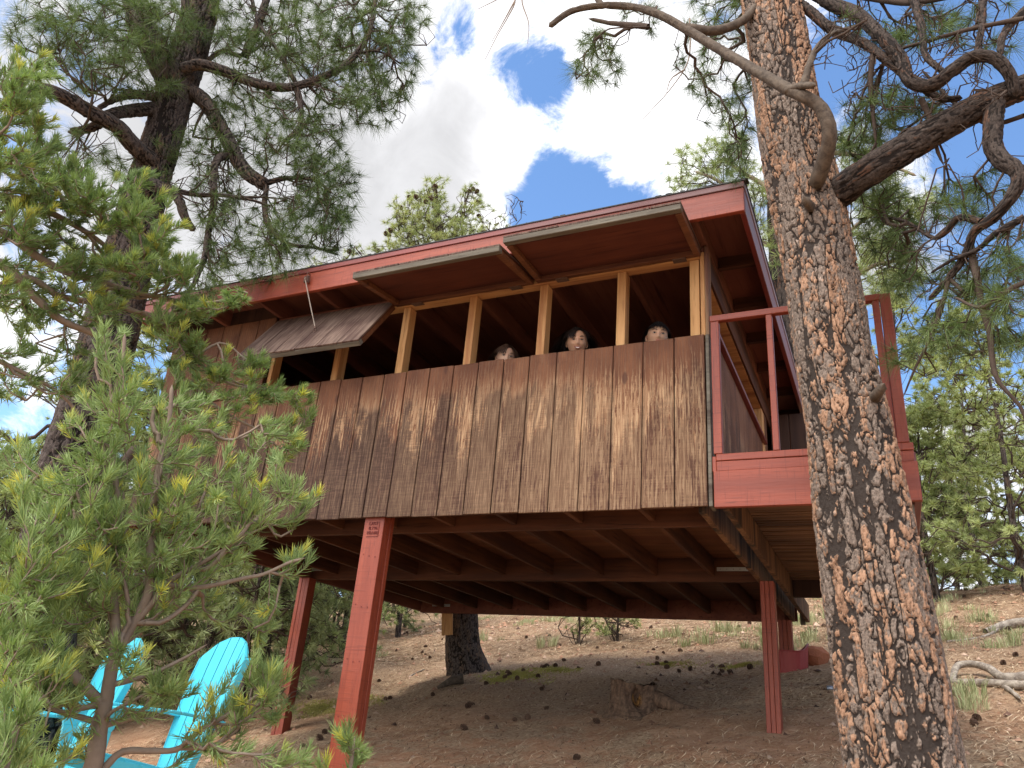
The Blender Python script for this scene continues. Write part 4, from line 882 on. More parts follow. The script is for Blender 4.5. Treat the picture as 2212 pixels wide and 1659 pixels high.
bl = [(60, 180, 3.5, 80, 70, .4, 60), (40, 300, 3.5, 90, 90, .4, 90), (120, 400, 3.5, 100, 70, .4, 70), (60, 470, 3.6, 90, 70, .4, 60), (240, 450, 3.5, 90, 60, .3, 46), (330, 480, 3.5, 80, 80, .3, 46), (290, 570, 3.5, 110, 60, .3, 60), (380, 580, 3.5, 45, 50, .2, 22), (150, 560, 3.6, 100, 60, .3, 40),
      (60, 660, 3.7, 90, 70, .4, 30), (200, 650, 3.6, 100, 60, .3, 36), (440, 665, 3.5, 70, 22, .15, 22), (510, 645, 3.5, 30, 20, .08, 8), (400, 760, 3.5, 40, 70, .2, 24), (560, 780, 3.5, 40, 18, .08, 8), (620, 850, 3.5, 50, 40, .12, 16), (520, 850, 3.5, 60, 60, .2, 20), (660, 900, 3.5, 30, 40, .1, 8), (450, 930, 3.5, 60, 60, .2, 14), (610, 960, 3.5, 60, 35, .12, 12),
      (30, 800, 3.7, 70, 80, .3, 22), (160, 800, 3.7, 80, 70, .3, 20), (20, 600, 3.5, 50, 60, .3, 16), (360, 700, 3.5, 60, 50, .2, 20), (390, 860, 3.5, 60, 60, .2, 20), (480, 790, 3.5, 50, 40, .12, 10), (290, 400, 3.5, 50, 40, .2, 12)]
T4.grow(blobs(rg, bl), seg=.035, wob=.26, tipr=.0020, sag=.14, rmax=.010)
T4.twigs_mesh('branches', M['gtwig'], rq)
ax = shoot_axes(T4, rg, .35); yg = (rg.random(len(T4.tips)) < .45) * rg.random(len(T4.tips)) * .7
M['n_pin2'] = needle_mat('leafy_pinyon_needles', (.11, .165, .055), (.27, .345, .135), (.50, .48, .11), trans=.35)
brush(T4, M['n_pin2'], rq, .040, .0032, 20, 40, 2, .95, rg)

# small shoot-tops that poke up at the bottom edge
for (u, v, D, hh, c, lab) in ((760, 1640, 2.6, 1, 16, 'small pinyon top poking up in front of the bright red post'), (40, 1560, 1.9, 1, 9, 'yellow tipped pinyon shoot at the lower left corner')):
    q = HD(u, v, D); g0 = gz(q[0], q[1]); r_ = root('pinyon_sapling', (q[0], q[1], g0), lab, 'sapling', 'young pinyon pines')
    T = Tree(rg); st = [np.array([q[0], q[1], g0 - .03]), np.array([q[0] + .02, q[1], (g0 + q[2]) / 2]), q, HD(u + 6, v - 50, D)]
    mb = MB(); mb.tube(st, [.016, .012, .006, .003], 8); mb.build('trunk', M['gtwig'], r_, smooth=True); T.limb(st, .01, .003, .05)
    T.grow(blobs(rg, [(u, v - 30, D, 45, 45, .08, c), (u - 60, v + 60, D, 80, 60, .12, c), (u, v + 120, D, 140, 70, .2, c * 2)]), seg=.03, wob=.15, tipr=.0018, sag=.03, rmax=.006)
    T.twigs_mesh('branches', M['gtwig'], r_); brush(T, M['n_pin'], r_, .036, .0027, 16, 34, 4, 1, rg)

# ------------------------------------------------------------------ trees behind
def pine(name, x, y, H, Rw, rg, label, group, mat, seed, nt=260, crown0=.25, trunk_r=.09, per=26, ln=.10, wd=.008, lean=0, taper=.6, twr=.005, dz=0, bark=None, cone=0):
    g0 = gz(x, y); r_ = root(name, (x, y, g0), label, 'tree', group); T = Tree(rg)
    k = np.linspace(0, 1, 7); st = [np.array([x + lean * H * a + .05 * H * .3 * math.sin(a * 5 + seed), y + .04 * math.sin(a * 4 + seed * 2), g0 - .08 + (H * .96) * a]) for a in k]
    bark_mesh('trunk', st, trunk_r * (1 - .85 * k), bark or M['bark_gr'], r_, n=24 if trunk_r < .15 else 48, step=.06, seed=seed, plate=(.05, .14), amp=trunk_r * .1)
    T.limb(st, trunk_r, .01, .15); tg = []
    nb = max(8, nt // 14)
    for b in range(nb):                # bough clumps, so the crown has gaps
        f_ = crown0 + (1 - crown0) * ((b + rg.random()) / nb); rr = Rw * ((1 - f_) ** taper) * (1.1 if f_ > .4 else .9) * rg.uniform(.45, 1.1) + .08
        an = rg.random() * 6.283; c = np.array([x + lean * H * f_ + rr * math.cos(an) * .8, y + rr * math.sin(an) * .8, g0 + H * f_ + rg.normal() * .04 * H])
        sz = Rw * .34 * rg.uniform(.6, 1.2)
        for _ in range(14):
            q = rg.normal(size=3) * np.array([1, 1, .55]) * sz * .55; tg.append(c + q)
        tg.append(c)
    T.grow(tg, seg=.12, wob=.3, tipr=twr, sag=.08, rmax=trunk_r * .4)
    T.twigs_mesh('branches', M['twig'], r_)
    needles('crown', T.Pn[T.tips], shoot_axes(T, rg, .35), mat, r_, per, ln, wd, (.2, 1.7), .05, rg, .12, young=rg.random(len(T.tips)) * .3)
    if cone:
        for t in rg.choice(T.tips, cone, replace=False):
            p = T.Pn[t]; c = cone_me.copy() if False else cone_me; o = bpy.data.objects.new('cone', c); COL.objects.link(o); o.parent = r_; o.location = Vector(p) - r_.location; o.scale = (.9, .9, .9)
    return r_
# pine cone mesh: spiral of open scales round a core
mb = MB(); R_ = random.Random(4)
nS = 52
for k in range(nS):
    f_ = k / nS; a = k * 2.39996; z = .0 + .062 * f_; rr = .030 * math.sin(math.pi * (f_ * .80 + .17)) + .004; ca, sa = math.cos(a), math.sin(a); w_ = .011 * (1 - .4 * f_); up = .006 + .012 * f_
    i0 = np.array([ca * .006, sa * .006, z]); o0 = np.array([ca * rr, sa * rr, z + up]); t = np.array([-sa, ca, 0]) * w_; n_ = np.array([0, 0, .0022])
    mb.quadbox([i0 - t * .3, i0 + t * .3, o0 + t, o0 - t, i0 - t * .3 + n_, i0 + t * .3 + n_, o0 + t + n_ * 1.5, o0 - t + n_ * 1.5])
mb.tube([(0, 0, 0), (0, 0, .07)], .008, 6)
cone_me = bpy.data.meshes.new('pine_cone'); cone_me.from_pydata(mb.V, [], mb.F); cone_me.transform(Matrix.Translation((0, 0, -.035)))
s = Mat('cone_scales', .8, .2); M['cone'] = s.done(s.mix(s.noise(s.tc.outputs['Object'], 60, 3), (.045, .025, .018), (.17, .10, .065))); cone_me.materials.append(M['cone'])
s = Mat('distant_cone', .8, .2); 

# pine whose trunk shows under the floor and whose top shows over the roof
tb = np.array([-4.32, 5.42]); g0 = gz(*tb)
rb = root('ponderosa_pine', (tb[0], tb[1], g0), 'dark trunked pine behind the cabin, its cone laden top rising over the roof', 'tree', 'ponderosa pines')
T5 = Tree(rg); dB = math.hypot(tb[0] - CP[0], tb[1] - CP[1])
st = [np.array([tb[0], tb[1], g0 - .1]), HD(1000, 1400, dB), HD(999, 1330, dB), HD(985, 1100, dB), HD(972, 800, dB + .2), HD(955, 560, dB + .4), HD(945, 470, dB + .5), HD(940, 400, dB + .5)]
bark_mesh('trunk', st, [.26, .215, .20, .18, .14, .085, .05, .02], M['bark_gr'], rb, n=110, step=.02, seed=9, plate=(.06, .16), amp=.016, flare=.2)
T5.limb(st[3:], .18, .02)
for L in ([(958, 600), (1000, 560), (1040, 520), (1080, 470)], [(960, 590), (1050, 545), (1090, 520), (1125, 460)], [(955, 570), (900, 530), (860, 500)], [(950, 600), (870, 580), (800, 560), (760, 540)], [(950, 540), (990, 490), (1010, 440)]):
    T5.limb(pix(L, dB + .4), .035, .01)
T5.grow(blobs(rg, [(940, 410, dB + .4, 36, 40, .5, 60), (900, 450, dB + .4, 60, 40, .7, 130), (950, 490, dB + .4, 80, 50, .8, 190), (880, 500, dB + .4, 60, 40, .7, 120), (1020, 440, dB + .4, 30, 50, .6, 60), (1010, 500, dB + .4, 60, 40, .7, 110), (1060, 480, dB + .4, 40, 40, .5, 18), (850, 530, dB + .4, 50, 30, .5, 34), (790, 545, dB + .4, 50, 24, .5, 26), (700, 575, dB + .4, 60, 20, .5, 24), (950, 560, dB + .4, 120, 50, .9, 60)]), seg=.12, wob=.3, tipr=.0042, sag=.05, rmax=.03)
T5.grow  # crown shoots
needles('crown', T5.Pn[T5.tips], shoot_axes(T5, rg, .4), M['n_far'], rb, 42, .10, .0062, (.2, 1.6), .05, rg, .08, young=rg.random(len(T5.tips)) * .5)
T5b = Tree(rg); T5b.P = list(T5.P); T5b.par = list(T5.par); T5b.R = list(T5.R)
T5b.grow(blobs(rg, [(1110, 450, dB + .4, 34, 34, .4, 26), (1080, 480, dB + .4, 30, 40, .4, 14)]), seg=.09, wob=.3, tipr=.0045, sag=-.05, rmax=.02)
T5b.n0 = T5.n0; T5b.twigs_mesh('branches', M['twig'], rb)
for t in rg.choice(T5.tips[:], 34, replace=False):
    o = bpy.data.objects.new('cone', cone_me); COL.objects.link(o); o.parent = rb; o.location = Vector(T5.Pn[t]) - rb.location; o.rotation_euler = (rg.random() * 3, rg.random() * 3, 0); o.scale = (1.25,) * 3
mb = board(HD(966, 1322, dB - .28), HD(966, 1372, dB - .28), .15, .03, (1, .3, 0)); o = mb.build('nailed_board', M['stud'], rb, .004)

# ponderosa behind the right end of the roof
D6 = 8.3
pt = HD(1722, 700, D6); pf = HD(1895, 1330, D6); g0 = gz(pf[0], pf[1])
r6 = root('ponderosa_pine', (pf[0], pf[1], g0), 'second ponderosa farther back, half hidden by the big leaning trunk at the roof corner', 'tree', 'ponderosa pines')
T6 = Tree(rg); st = [np.array([pf[0], pf[1], g0 - .1]), pf * .55 + pt * .45, pt, HD(1700, 560, D6), HD(1690, 430, D6), HD(1700, 280, D6), HD(1690, 120, D6)]
bark_mesh('trunk', st, [.26, .24, .23, .20, .16, .11, .05], M['bark_br'], r6, n=80, step=.03, seed=19, plate=(.06, .16), amp=.016)
T6.limb(st[2:], .22, .05)
for L in ([(1700, 540), (1640, 520), (1612, 480), (1590, 430), (1550, 390), (1500, 370)], [(1695, 450), (1650, 400), (1600, 370), (1560, 340)], [(1700, 560), (1780, 540), (1860, 480), (1920, 440)], [(1695, 350), (1800, 330), (1900, 350), (1980, 380)], [(1705, 600), (1830, 600), (1900, 570), (1990, 560)]):
    limb(T6, L, D6, 12, 5, M['gtwig'], r6, 10, .003, 4)
T6.grow(blobs(rg, [(1500, 360, D6, 60, 50, .6, 46), (1560, 340, D6, 60, 60, .6, 50), (1610, 400, D6, 70, 60, .6, 60), (1640, 480, D6, 50, 70, .6, 46), (1665, 560, D6, 30, 60, .5, 24), (1470, 400, D6, 50, 26, .4, 18), (1590, 280, D6, 50, 60, .5, 24), (1880, 400, D6, 70, 80, .7, 70), (1900, 500, D6, 80, 70, .7, 80), (1970, 430, D6, 70, 60, .7, 40), (1880, 580, D6, 60, 60, .6, 40), (1840, 320, D6, 60, 60, .6, 30), (1960, 600, D6, 60, 60, .6, 22)]), seg=.12, wob=.34, tipr=.0036, sag=.05, rmax=.02)
T6.twigs_mesh('branches', M['twig'], r6)
needles('crown', T6.Pn[T6.tips], shoot_axes(T6, rg, .3), M['n_far'], r6, 42, .14, .0052, (.2, 1.7), .05, rg, .12)

# pines on the hill to the right
K = dict(mat=M['n_far'])
for i, (u, D, H, Rw, cr, lab) in enumerate([(2012, 14.5, 3.4, 1.2, .12, 'slim pine on the hill just right of the big trunk, with a curved thin stem'),
        (2120, 17.5, 5.0, 2.3, .05, 'broad bright green pine on the hill crest at the right'),
        (2225, 14.5, 5.2, 2.1, .06, 'tallest of the green pines at the right edge, leaning left'),
        (2065, 20, 3.8, 1.9, .05, 'short round pine standing low on the crest between the two larger ones'),
        (2165, 21, 5.0, 2.4, .05, 'dark pine on the crest behind the right edge tree')]):
    p = HD(u, 1240, D); pine('hill_pine', p[0], p[1], H, Rw, rg, lab, 'pines on the hill to the right', M['n_far'], 40 + i, nt=640, crown0=cr, trunk_r=.06, per=54, ln=.12, wd=.018, taper=.45, lean=-.04 if i in (2,) else .02)
p = HD(1975, 1100, 13); pine('hill_pine', p[0], p[1], 6.4, 1.1, rg, 'thin topped pine seen between the deck rail and the hill pines', 'pines on the hill to the right', M['n_far'], 47, nt=160, crown0=.62, trunk_r=.06, per=44, ln=.14, wd=.014)
# two saplings behind the cabin
for i, (u, v, H, Rw) in enumerate(((1250, 1392, .62, .30), (1335, 1384, .72, .48))):
    p = GP(u, v); pine('pine_sapling', p[0], p[1], H, Rw, rg, ('smaller sapling with a bare thin stem seen under the floor', 'larger bushy sapling with a forked dark stem seen under the floor')[i], 'pine saplings behind the cabin', M['n_far'], 60 + i, nt=150, crown0=.18, trunk_r=.025, per=30, ln=.07, wd=.008, twr=.004)
# the wood at the left, seen below and beside the cabin
srcs = [pine('forest_pine', -9.5, 7.0, 3.6, 1.25, rg, 'small dense pine in the wood at the left', 'pines in the wood at the left', M['n_dull'], 71, nt=360, crown0=.08, trunk_r=.05, per=40, ln=.12, wd=.013),
        pine('forest_pine', -8.2, 9.5, 4.6, 1.5, rg, 'small dense pine in the wood at the left', 'pines in the wood at the left', M['n_dull'], 72, nt=380, crown0=.12, trunk_r=.06, per=40, ln=.13, wd=.014),
        pine('forest_pine', -12.5, 5.0, 5.2, 1.6, rg, 'small dense pine in the wood at the left', 'pines in the wood at the left', M['n_far'], 73, nt=400, crown0=.15, trunk_r=.07, per=40, ln=.13, wd=.014)]
R_ = random.Random(31)
spots = [(560, 9.3), (480, 10.5), (640, 13.5), (700, 15), (590, 14.5), (760, 16), (820, 17.5), (880, 19), (500, 16), (420, 12.5), (360, 15), (640, 19), (740, 20), (300, 11), (240, 13), (180, 11.5), (100, 12), (40, 10.5), (-40, 11), (120, 16), (260, 17), (20, 15), (920, 22), (850, 23), (980, 24), (560, 21), (690, 22.5), (-100, 14), (340, 20), (80, 20), (600, 11.5), (660, 12.2), (530, 12.8), (470, 14), (730, 18), (800, 21), (420, 18), (220, 20), (0, 18), (680, 17.5), (780, 24), (900, 26)]
for i, (u, D) in enumerate(spots):
    p = HD(u, 1300, D); s_ = srcs[i % 3]; o = copy_tree(s_); k = R_.uniform(.8, 1.15)
    if u > 600: k *= .72
    o.location = (p[0], p[1], gz(p[0], p[1]) - .02); o.rotation_euler.z = R_.uniform(0, 6.28); o.scale = (k, k, k * R_.uniform(.9, 1.15))

# ------------------------------------------------------------------ people behind the sill
def skin_mat(name, c1, c2):
    s = Mat(name, .55, .35); s.p.inputs['Subsurface Weight'].default_value = .12; s.p.inputs['Subsurface Radius'].default_value = (.02, .008, .004)
    return s.done(s.mix(s.noise(s.tc.outputs['Object'], 26, 4), c1, c2))
s = Mat('eye_white', .25, .5); M['eyew'] = s.done((.42, .38, .34)); s = Mat('iris', .2, .5); M['iris'] = s.done((.018, .010, .007)); s = Mat('teeth', .3, .5); M['teeth'] = s.done((.78, .74, .66))
s = Mat('lips', .5, .3); M['lips'] = s.done((.38, .13, .10))
def hair_mat(name, a, b):
    s = Mat(name, .45, .4); return s.done(s.mix(s.noise(s.map((60, 60, 6)), 1, 4, .6), a, b))
def skin_body(nodes, edges, root_i=0, sub=2):
    me = bpy.data.meshes.new('tmp'); me.from_pydata([n[0] for n in nodes], edges, []); o = bpy.data.objects.new('tmp', me); COL.objects.link(o)
    sm = o.modifiers.new('s', 'SKIN'); ss = o.modifiers.new('u', 'SUBSURF'); ss.levels = sub; ss.render_levels = sub
    for i, n in enumerate(nodes):
        r = n[1]; me.skin_vertices[0].data[i].radius = (r, r) if not isinstance(r, tuple) else r
        me.skin_vertices[0].data[i].use_root = (i == root_i)
    dg = bpy.context.evaluated_depsgraph_get(); dg.update(); out = bpy.data.meshes.new_from_object(o.evaluated_get(dg)); bpy.data.objects.remove(o); return out
def head_mesh(w=1.0, smile=0.0, child=0.0):
    nu, nv = 72, 60; V = []
    for j in range(nv + 1):
        ph = math.pi * j / nv
        for i in range(nu):
            th = 2 * math.pi * i / nu; sx, sy, sz = math.sin(ph) * math.sin(th), math.sin(ph) * math.cos(th), math.cos(ph)
            x = .073 * sx; y = .092 * sy; z = .112 * sz
            if z < 0:                  # jaw narrows, chin comes forward
                k = -z / .112; x *= 1 - (.34 - .1 * child) * k ** 1.6; 
                if y > 0: y *= 1 - .10 * k ** 2
                else: y *= 1 - .42 * k ** 1.3
            else: x *= 1 + .04 * math.sin(math.pi * z / .112)
            if y > 0: y *= 1 - .07 * (1 - min(1, abs(x) / .06) ** 2) * 0 + .0
            f = max(0, sy)
            def G(cx, cz, sx_, sz_): return math.exp(-((x - cx) / sx_) ** 2 - ((z - cz) / sz_) ** 2) * f
            d = 0
            d -= .0095 * (G(.030, .0, .017, .011) + G(-.030, .0, .017, .011))
            d += .0045 * (G(.030, .018, .022, .008) + G(-.030, .018, .022, .008))
            d += .010 * G(0, -.010, .008, .018) + .017 * G(0, -.031, .0095, .010) + .007 * (G(.010, -.035, .006, .006) + G(-.010, -.035, .006, .006))
            d += .006 * (G(.040, -.030, .018, .016) + G(-.040, -.030, .018, .016)) * (1 + smile)
            d += .0045 * G(0, -.060, .022, .004) + .0055 * G(0, -.068, .018, .005) - .003 * G(0, -.0635, .024, .002)
            d += .007 * G(0, -.094, .02, .014)
            V.append((x * w, y + d, z))
    F = []
    for j in range(nv):
        for i in range(nu):
            a, b = j * nu + i, j * nu + (i + 1) % nu; F.append((a, a + nu, b + nu, b))
    return V, F
def person(loc_eyes, yaw, pitch, roll, hairc, skin, label, pose, hair_len, size, smile, shirt, feet_z, group):
    P0 = Vector(loc_eyes); r_ = root('person', (P0.x, P0.y + .12, feet_z), label, 'person', group)
    Rm = Matrix.Rotation(yaw, 3, 'Z') @ Matrix.Rotation(pitch, 3, 'X') @ Matrix.Rotation(roll, 3, 'Y')
    def tw(v): return P0 + Rm @ (Vector(v) * size + Vector((0, -.085, 0)) * size)
    V, F = head_mesh(1, smile, 1 if pose == 'stand' else 0)
    hv = [tuple(tw(v)) for v in V]
    # ears
    mb = MB(); mb.V = hv; mb.F = F
    for sgn in (-1, 1):
        pts = [tw((sgn * (.071 + .007 * math.sin(math.pi * k / 8)), -.008 - .012 * math.sin(k / 8 * 3.14), .016 - .050 * k / 8)) for k in range(9)]; mb.tube([np.array(p) for p in pts], [.004 * size] + [.0075 * size] * 7 + [.005 * size], 8)
    hd = bpy.data.meshes.new('h'); hd.from_pydata(mb.V, [], mb.F)
    # torso, limbs and hands
    nk = Vector(tw((0, -.03, -.10))); H = nk.z - feet_z; fw = Rm @ Vector((0, 1, 0)); fw.z = 0; fw.normalize(); sd_ = Vector((fw.y, -fw.x, 0))
    sc = size if pose == 'stand' else 1.0
    ch = nk - Vector((0, 0, .13 * sc)) - fw * .03; 
    if pose == 'stand': pel = nk - Vector((0, 0, H * .46)) - fw * .04
    else: pel = nk - Vector((0, 0, .50)) - fw * .06
    arm = .26 * sc
    skn = [(nk + Vector((0, 0, .05)), .036 * sc), (nk, .042 * sc), (ch, (.07 * sc, .05 * sc))]; ed = [(0, 1), (1, 2)]
    for sg in (-1, 1):
        sh = nk - Vector((0, 0, .07 * sc)) + sd_ * sg * .15 * sc; el = sh - Vector((0, 0, arm)) + sd_ * sg * .03 + fw * .03; wr = el + fw * .12 * sc - Vector((0, 0, .18 * sc)); pm = wr + fw * .03 - Vector((0, 0, .05 * sc))
        b = len(skn); skn += [(sh, .038 * sc), (el, .030 * sc), (wr, .020 * sc), (pm, (.030 * sc, .014 * sc))]; ed += [(2, b), (b, b + 1), (b + 1, b + 2), (b + 2, b + 3)]
        for q in range(5):
            o_ = (q - 2) * .013 * sc; ln = (.045, .062, .068, .063, .050)[q] * sc; b2 = len(skn); p_ = pm + fw * o_ - Vector((0, 0, .012)); skn += [(p_ - Vector((0, 0, ln * .5)), .0085 * sc), (p_ - Vector((0, 0, ln)) + fw * .008 + sd_ * (-sg) * .012, .007 * sc)]; ed += [(b + 3, b2), (b2, b2 + 1)]
    bm_ = skin_body(skn, ed, 2, 1)
    bmx = bmesh.new(); bmx.from_mesh(bm_); bmx.from_mesh(hd); me = bpy.data.meshes.new('body'); bmx.to_mesh(me); bmx.free()
    body = mesh_obj('body', me, skin, r_, True)
    mb = MB()
    sh_n = [(pel, (.12 * sc, .09 * sc)), ((pel + ch) / 2, (.115 * sc, .085 * sc)), (ch, (.135 * sc, .09 * sc)), (nk - Vector((0, 0, .045 * sc)), .055 * sc)]; ed = [(0, 1), (1, 2), (2, 3)]
    for sg in (-1, 1):
        sh = nk - Vector((0, 0, .08 * sc)) + sd_ * sg * .15 * sc; b = len(sh_n); sh_n += [(sh, .055 * sc), (sh - Vector((0, 0, arm * .6)) + sd_ * sg * .02, .045 * sc)]; ed += [(2, b), (b, b + 1)]
    mesh_obj('shirt', skin_body(sh_n, ed, 0, 2), shirt, r_, True)
    tn = [(pel + Vector((0, 0, .02)), (.12 * sc, .10 * sc))]; ed = []
    for sg in (-1, 1):
        hip = pel - Vector((0, 0, .06 * sc)) + sd_ * sg * .08 * sc
        if pose == 'stand': kn = hip * .5 + Vector((hip.x, hip.y, feet_z)) * .5 + fw * .02; an = Vector((hip.x, hip.y, feet_z + .04)); ft = an + fw * .12
        else: kn = Vector((hip.x, hip.y, feet_z + .07)) + fw * .22; an = Vector((hip.x, hip.y, feet_z + .06)) - fw * .14; ft = an - fw * .12
        b = len(tn); tn += [(hip, .08 * sc), (kn, .06 * sc), (an, .04 * sc), (ft, .03 * sc)]; ed += [(0, b), (b, b + 1), (b + 1, b + 2), (b + 2, b + 3)]
    s_ = Mat('denim', .9, .1); mesh_obj('trousers', skin_body(tn, ed, 0, 2), s_.done((.05, .07, .12)), r_, True)
    # eyes, brows, mouth
    for sg in (-1, 1):
        c = tw((sg * .030, .0800, .0)); eo = MB()
        def ball(rx, ry, rz, c, n=10):
            V = []; F = []
            for j in range(n + 1):
                for i in range(n * 2):
                    a, b = math.pi * j / n, math.pi * i / n; V.append(tuple(Vector(c) + Rm @ Vector((rx * math.sin(a) * math.cos(b), ry * math.sin(a) * math.sin(b), rz * math.cos(a))) * size))
            for j in range(n):
                for i in range(2 * n): a = j * 2 * n + i; b = j * 2 * n + (i + 1) % (2 * n); F.append((a, a + 2 * n, b + 2 * n, b))
            return V, F
        eo.V, eo.F = ball(.0125, .008, .0036 if smile else .0046, c); e_ = eo.build('eye', M['eyew'], body, smooth=True)
        ir = MB(); ir.V, ir.F = ball(.0055, .004, .0048, tw((sg * .030, .0853, -.0005)), 8); ir.build('iris', M['iris'], e_, smooth=True) if False else ir.build('iris', M['iris'], body, smooth=True)
        mb = MB(); pts = [np.array(tw((sg * (.014 + .034 * k / 6), .0925 - .010 * (k / 6) ** 2, .020 + .006 * math.sin(math.pi * (k / 6) * .8)))) for k in range(7)]; mb.tube(pts, [.0018 * size, .0026 * size, .0028 * size, .0026 * size, .0022 * size, .0016 * size, .001 * size], 6); mb.build('eyebrow', hairc, body, smooth=True)
        mb = MB(); pts = [np.array(tw((sg * (.017 + .026 * k / 6), .0885 - .004 * abs(k / 3 - 1), .0 + .0065 * math.sin(math.pi * k / 6)))) for k in range(7)]; mb.tube(pts, [.0012 * size] * 7, 5); mb.build('eyelid', hairc, body, smooth=True)
    mw = .024 if smile else .017
    mb = MB(); up = [np.array(tw((-mw + 2 * mw * k / 8, .0945 - 9 * (mw * (k / 4 - 1)) ** 2, -.0585 + (.006 if smile else .0) * (k / 4 - 1) ** 2))) for k in range(9)]; mb.tube(up, [.001] + [.0032 * size] * 7 + [.001], 6); mb.build('upper_lip', M['lips'], body, smooth=True)
    mb = MB(); lo = [np.array(tw((-mw + 2 * mw * k / 8, .0935 - 9 * (mw * (k / 4 - 1)) ** 2, (-.071 if smile else -.064) + (.015 if smile else .004) * (k / 4 - 1) ** 2))) for k in range(9)]; mb.tube(lo, [.001] + [.0038 * size] * 7 + [.001], 6); mb.build('lower_lip', M['lips'], body, smooth=True)
    if smile:
        mb = MB(); mb.V, mb.F = ball(.019, .004, .0062, tw((0, .0915, -.064))); mb.build('teeth', M['teeth'], body, smooth=True)
    # hair: a cap of strands that leaves the face free
    rgh = np.random.default_rng(int(abs(P0.x) * 100)); VV = []; FF = []
    ns = 2600
    for k in range(ns):
        a = rgh.random() * 6.283; cz = rgh.uniform(-.25, 1); s1 = math.sqrt(max(0, 1 - cz * cz)); dx, dy = s1 * math.sin(a), s1 * math.cos(a)
        if dy > .25 and cz < (.62 if pose != 'stand' else .50): continue
        if dy > -.15 and cz < .15: continue
        p = Vector((.077 * dx, .096 * dy, .116 * cz)); L_ = hair_len * rgh.uniform(.7, 1.1); 
        if dy > .2: L_ = min(L_, .075 if pose == 'stand' else .10)
        part = 1 if dx > -.2 else -1
        pts = [p]
        dirn = Vector((dx * .5 + (.5 * part if dy > .1 and pose != 'stand' else rgh.normal() * .15), (dy * .4 if pose != 'stand' else rgh.normal() * .5), .25 if pose != 'stand' else .35))
        for q in range(5):
            dirn = (dirn + Vector((dx * .05, -.02 if pose != 'stand' and dy < .3 else .05, -.55))).normalized(); np_ = pts[-1] + dirn * (L_ / 5)
            e = Vector((np_.x / .081, np_.y / .100, np_.z / .122)); 
            if e.length < 1 and np_.z > -.06: np_ = Vector((np_.x / e.length, np_.y / e.length, np_.z / e.length))
            pts.append(np_)
        tn_ = Vector((-dy, dx, 0)).normalized() * .0022; n0 = len(VV)
        for q, pp_ in enumerate(pts):
            w_ = tn_ * (1 - q / 6); VV += [tuple(tw(pp_ - w_)), tuple(tw(pp_ + w_))]
        for q in range(5): b = n0 + 2 * q; FF.append((b, b + 1, b + 3, b + 2))
    me = bpy.data.meshes.new('hair'); 
    # under-cap
    n0 = len(VV); V2, F2 = head_mesh(1.03, 0, 0); keep = [i for i, v in enumerate(V2) if not (v[1] > .02 and v[2] < (.066 if pose != 'stand' else .055)) and not (v[1] > -.02 and v[2] < .01) and v[2] > -.09]
    ks = {i: n0 + j for j, i in enumerate(keep)}; VV += [tuple(tw((V2[i][0] * 1.02, V2[i][1] * 1.03 - .002, V2[i][2] * 1.035))) for i in keep]; FF += [tuple(ks[i] for i in f) for f in F2 if all(i in ks for i in f)]
    me.from_pydata(VV, [], FF); mesh_obj('hair', me, hairc, body, True)
    return r_
FZ = .226
gp = None
sh1 = Mat('dark_shirt', .9, .1).done((.035, .035, .045)); sh2 = Mat('grey_shirt', .9, .1).done((.12, .11, .11)); sh3 = Mat('navy_shirt', .9, .1).done((.03, .04, .09))
def eyes_at(u, v, y): 
    p = OY(u, v, y); return (p[0], p[1], p[2])
def yaw_to_cam(p, d=0): return math.atan2(-(CP[0] - p[0]), CP[1] - p[1]) + d
e = eyes_at(1248, 733, .24); person(e, yaw_to_cam(e, .06), -.16, .03, hair_mat('black_hair', (.010, .007, .006), (.03, .02, .016)), skin_mat('tan_skin', (.56, .31, .19), (.64, .37, .24)), 'smiling person with long dark hair looking over the wooden wall, middle of three', 'kneel', .30, 1.0, 1.0, sh1, FZ, gp)
e = eyes_at(1096, 768, .22); person(e, yaw_to_cam(e, .15), -.16, -.05, hair_mat('brown_hair', (.035, .018, .012), (.09, .05, .032)), skin_mat('fair_skin', (.52, .31, .21), (.59, .37, .26)), 'small child with brown hair and only forehead and eyes above the wall', 'stand2', .16, .93, 0, sh2, FZ, gp)
e = eyes_at(1423, 719, .22); person(e, yaw_to_cam(e, .12), -.06, -.07, hair_mat('black_short_hair', (.008, .007, .008), (.02, .017, .017)), skin_mat('warm_skin', (.50, .28, .175), (.57, .34, .22)), 'child with short black hair peering over the wall nearest the deck', 'stand', .065, .97, 0, sh3, FZ, gp)

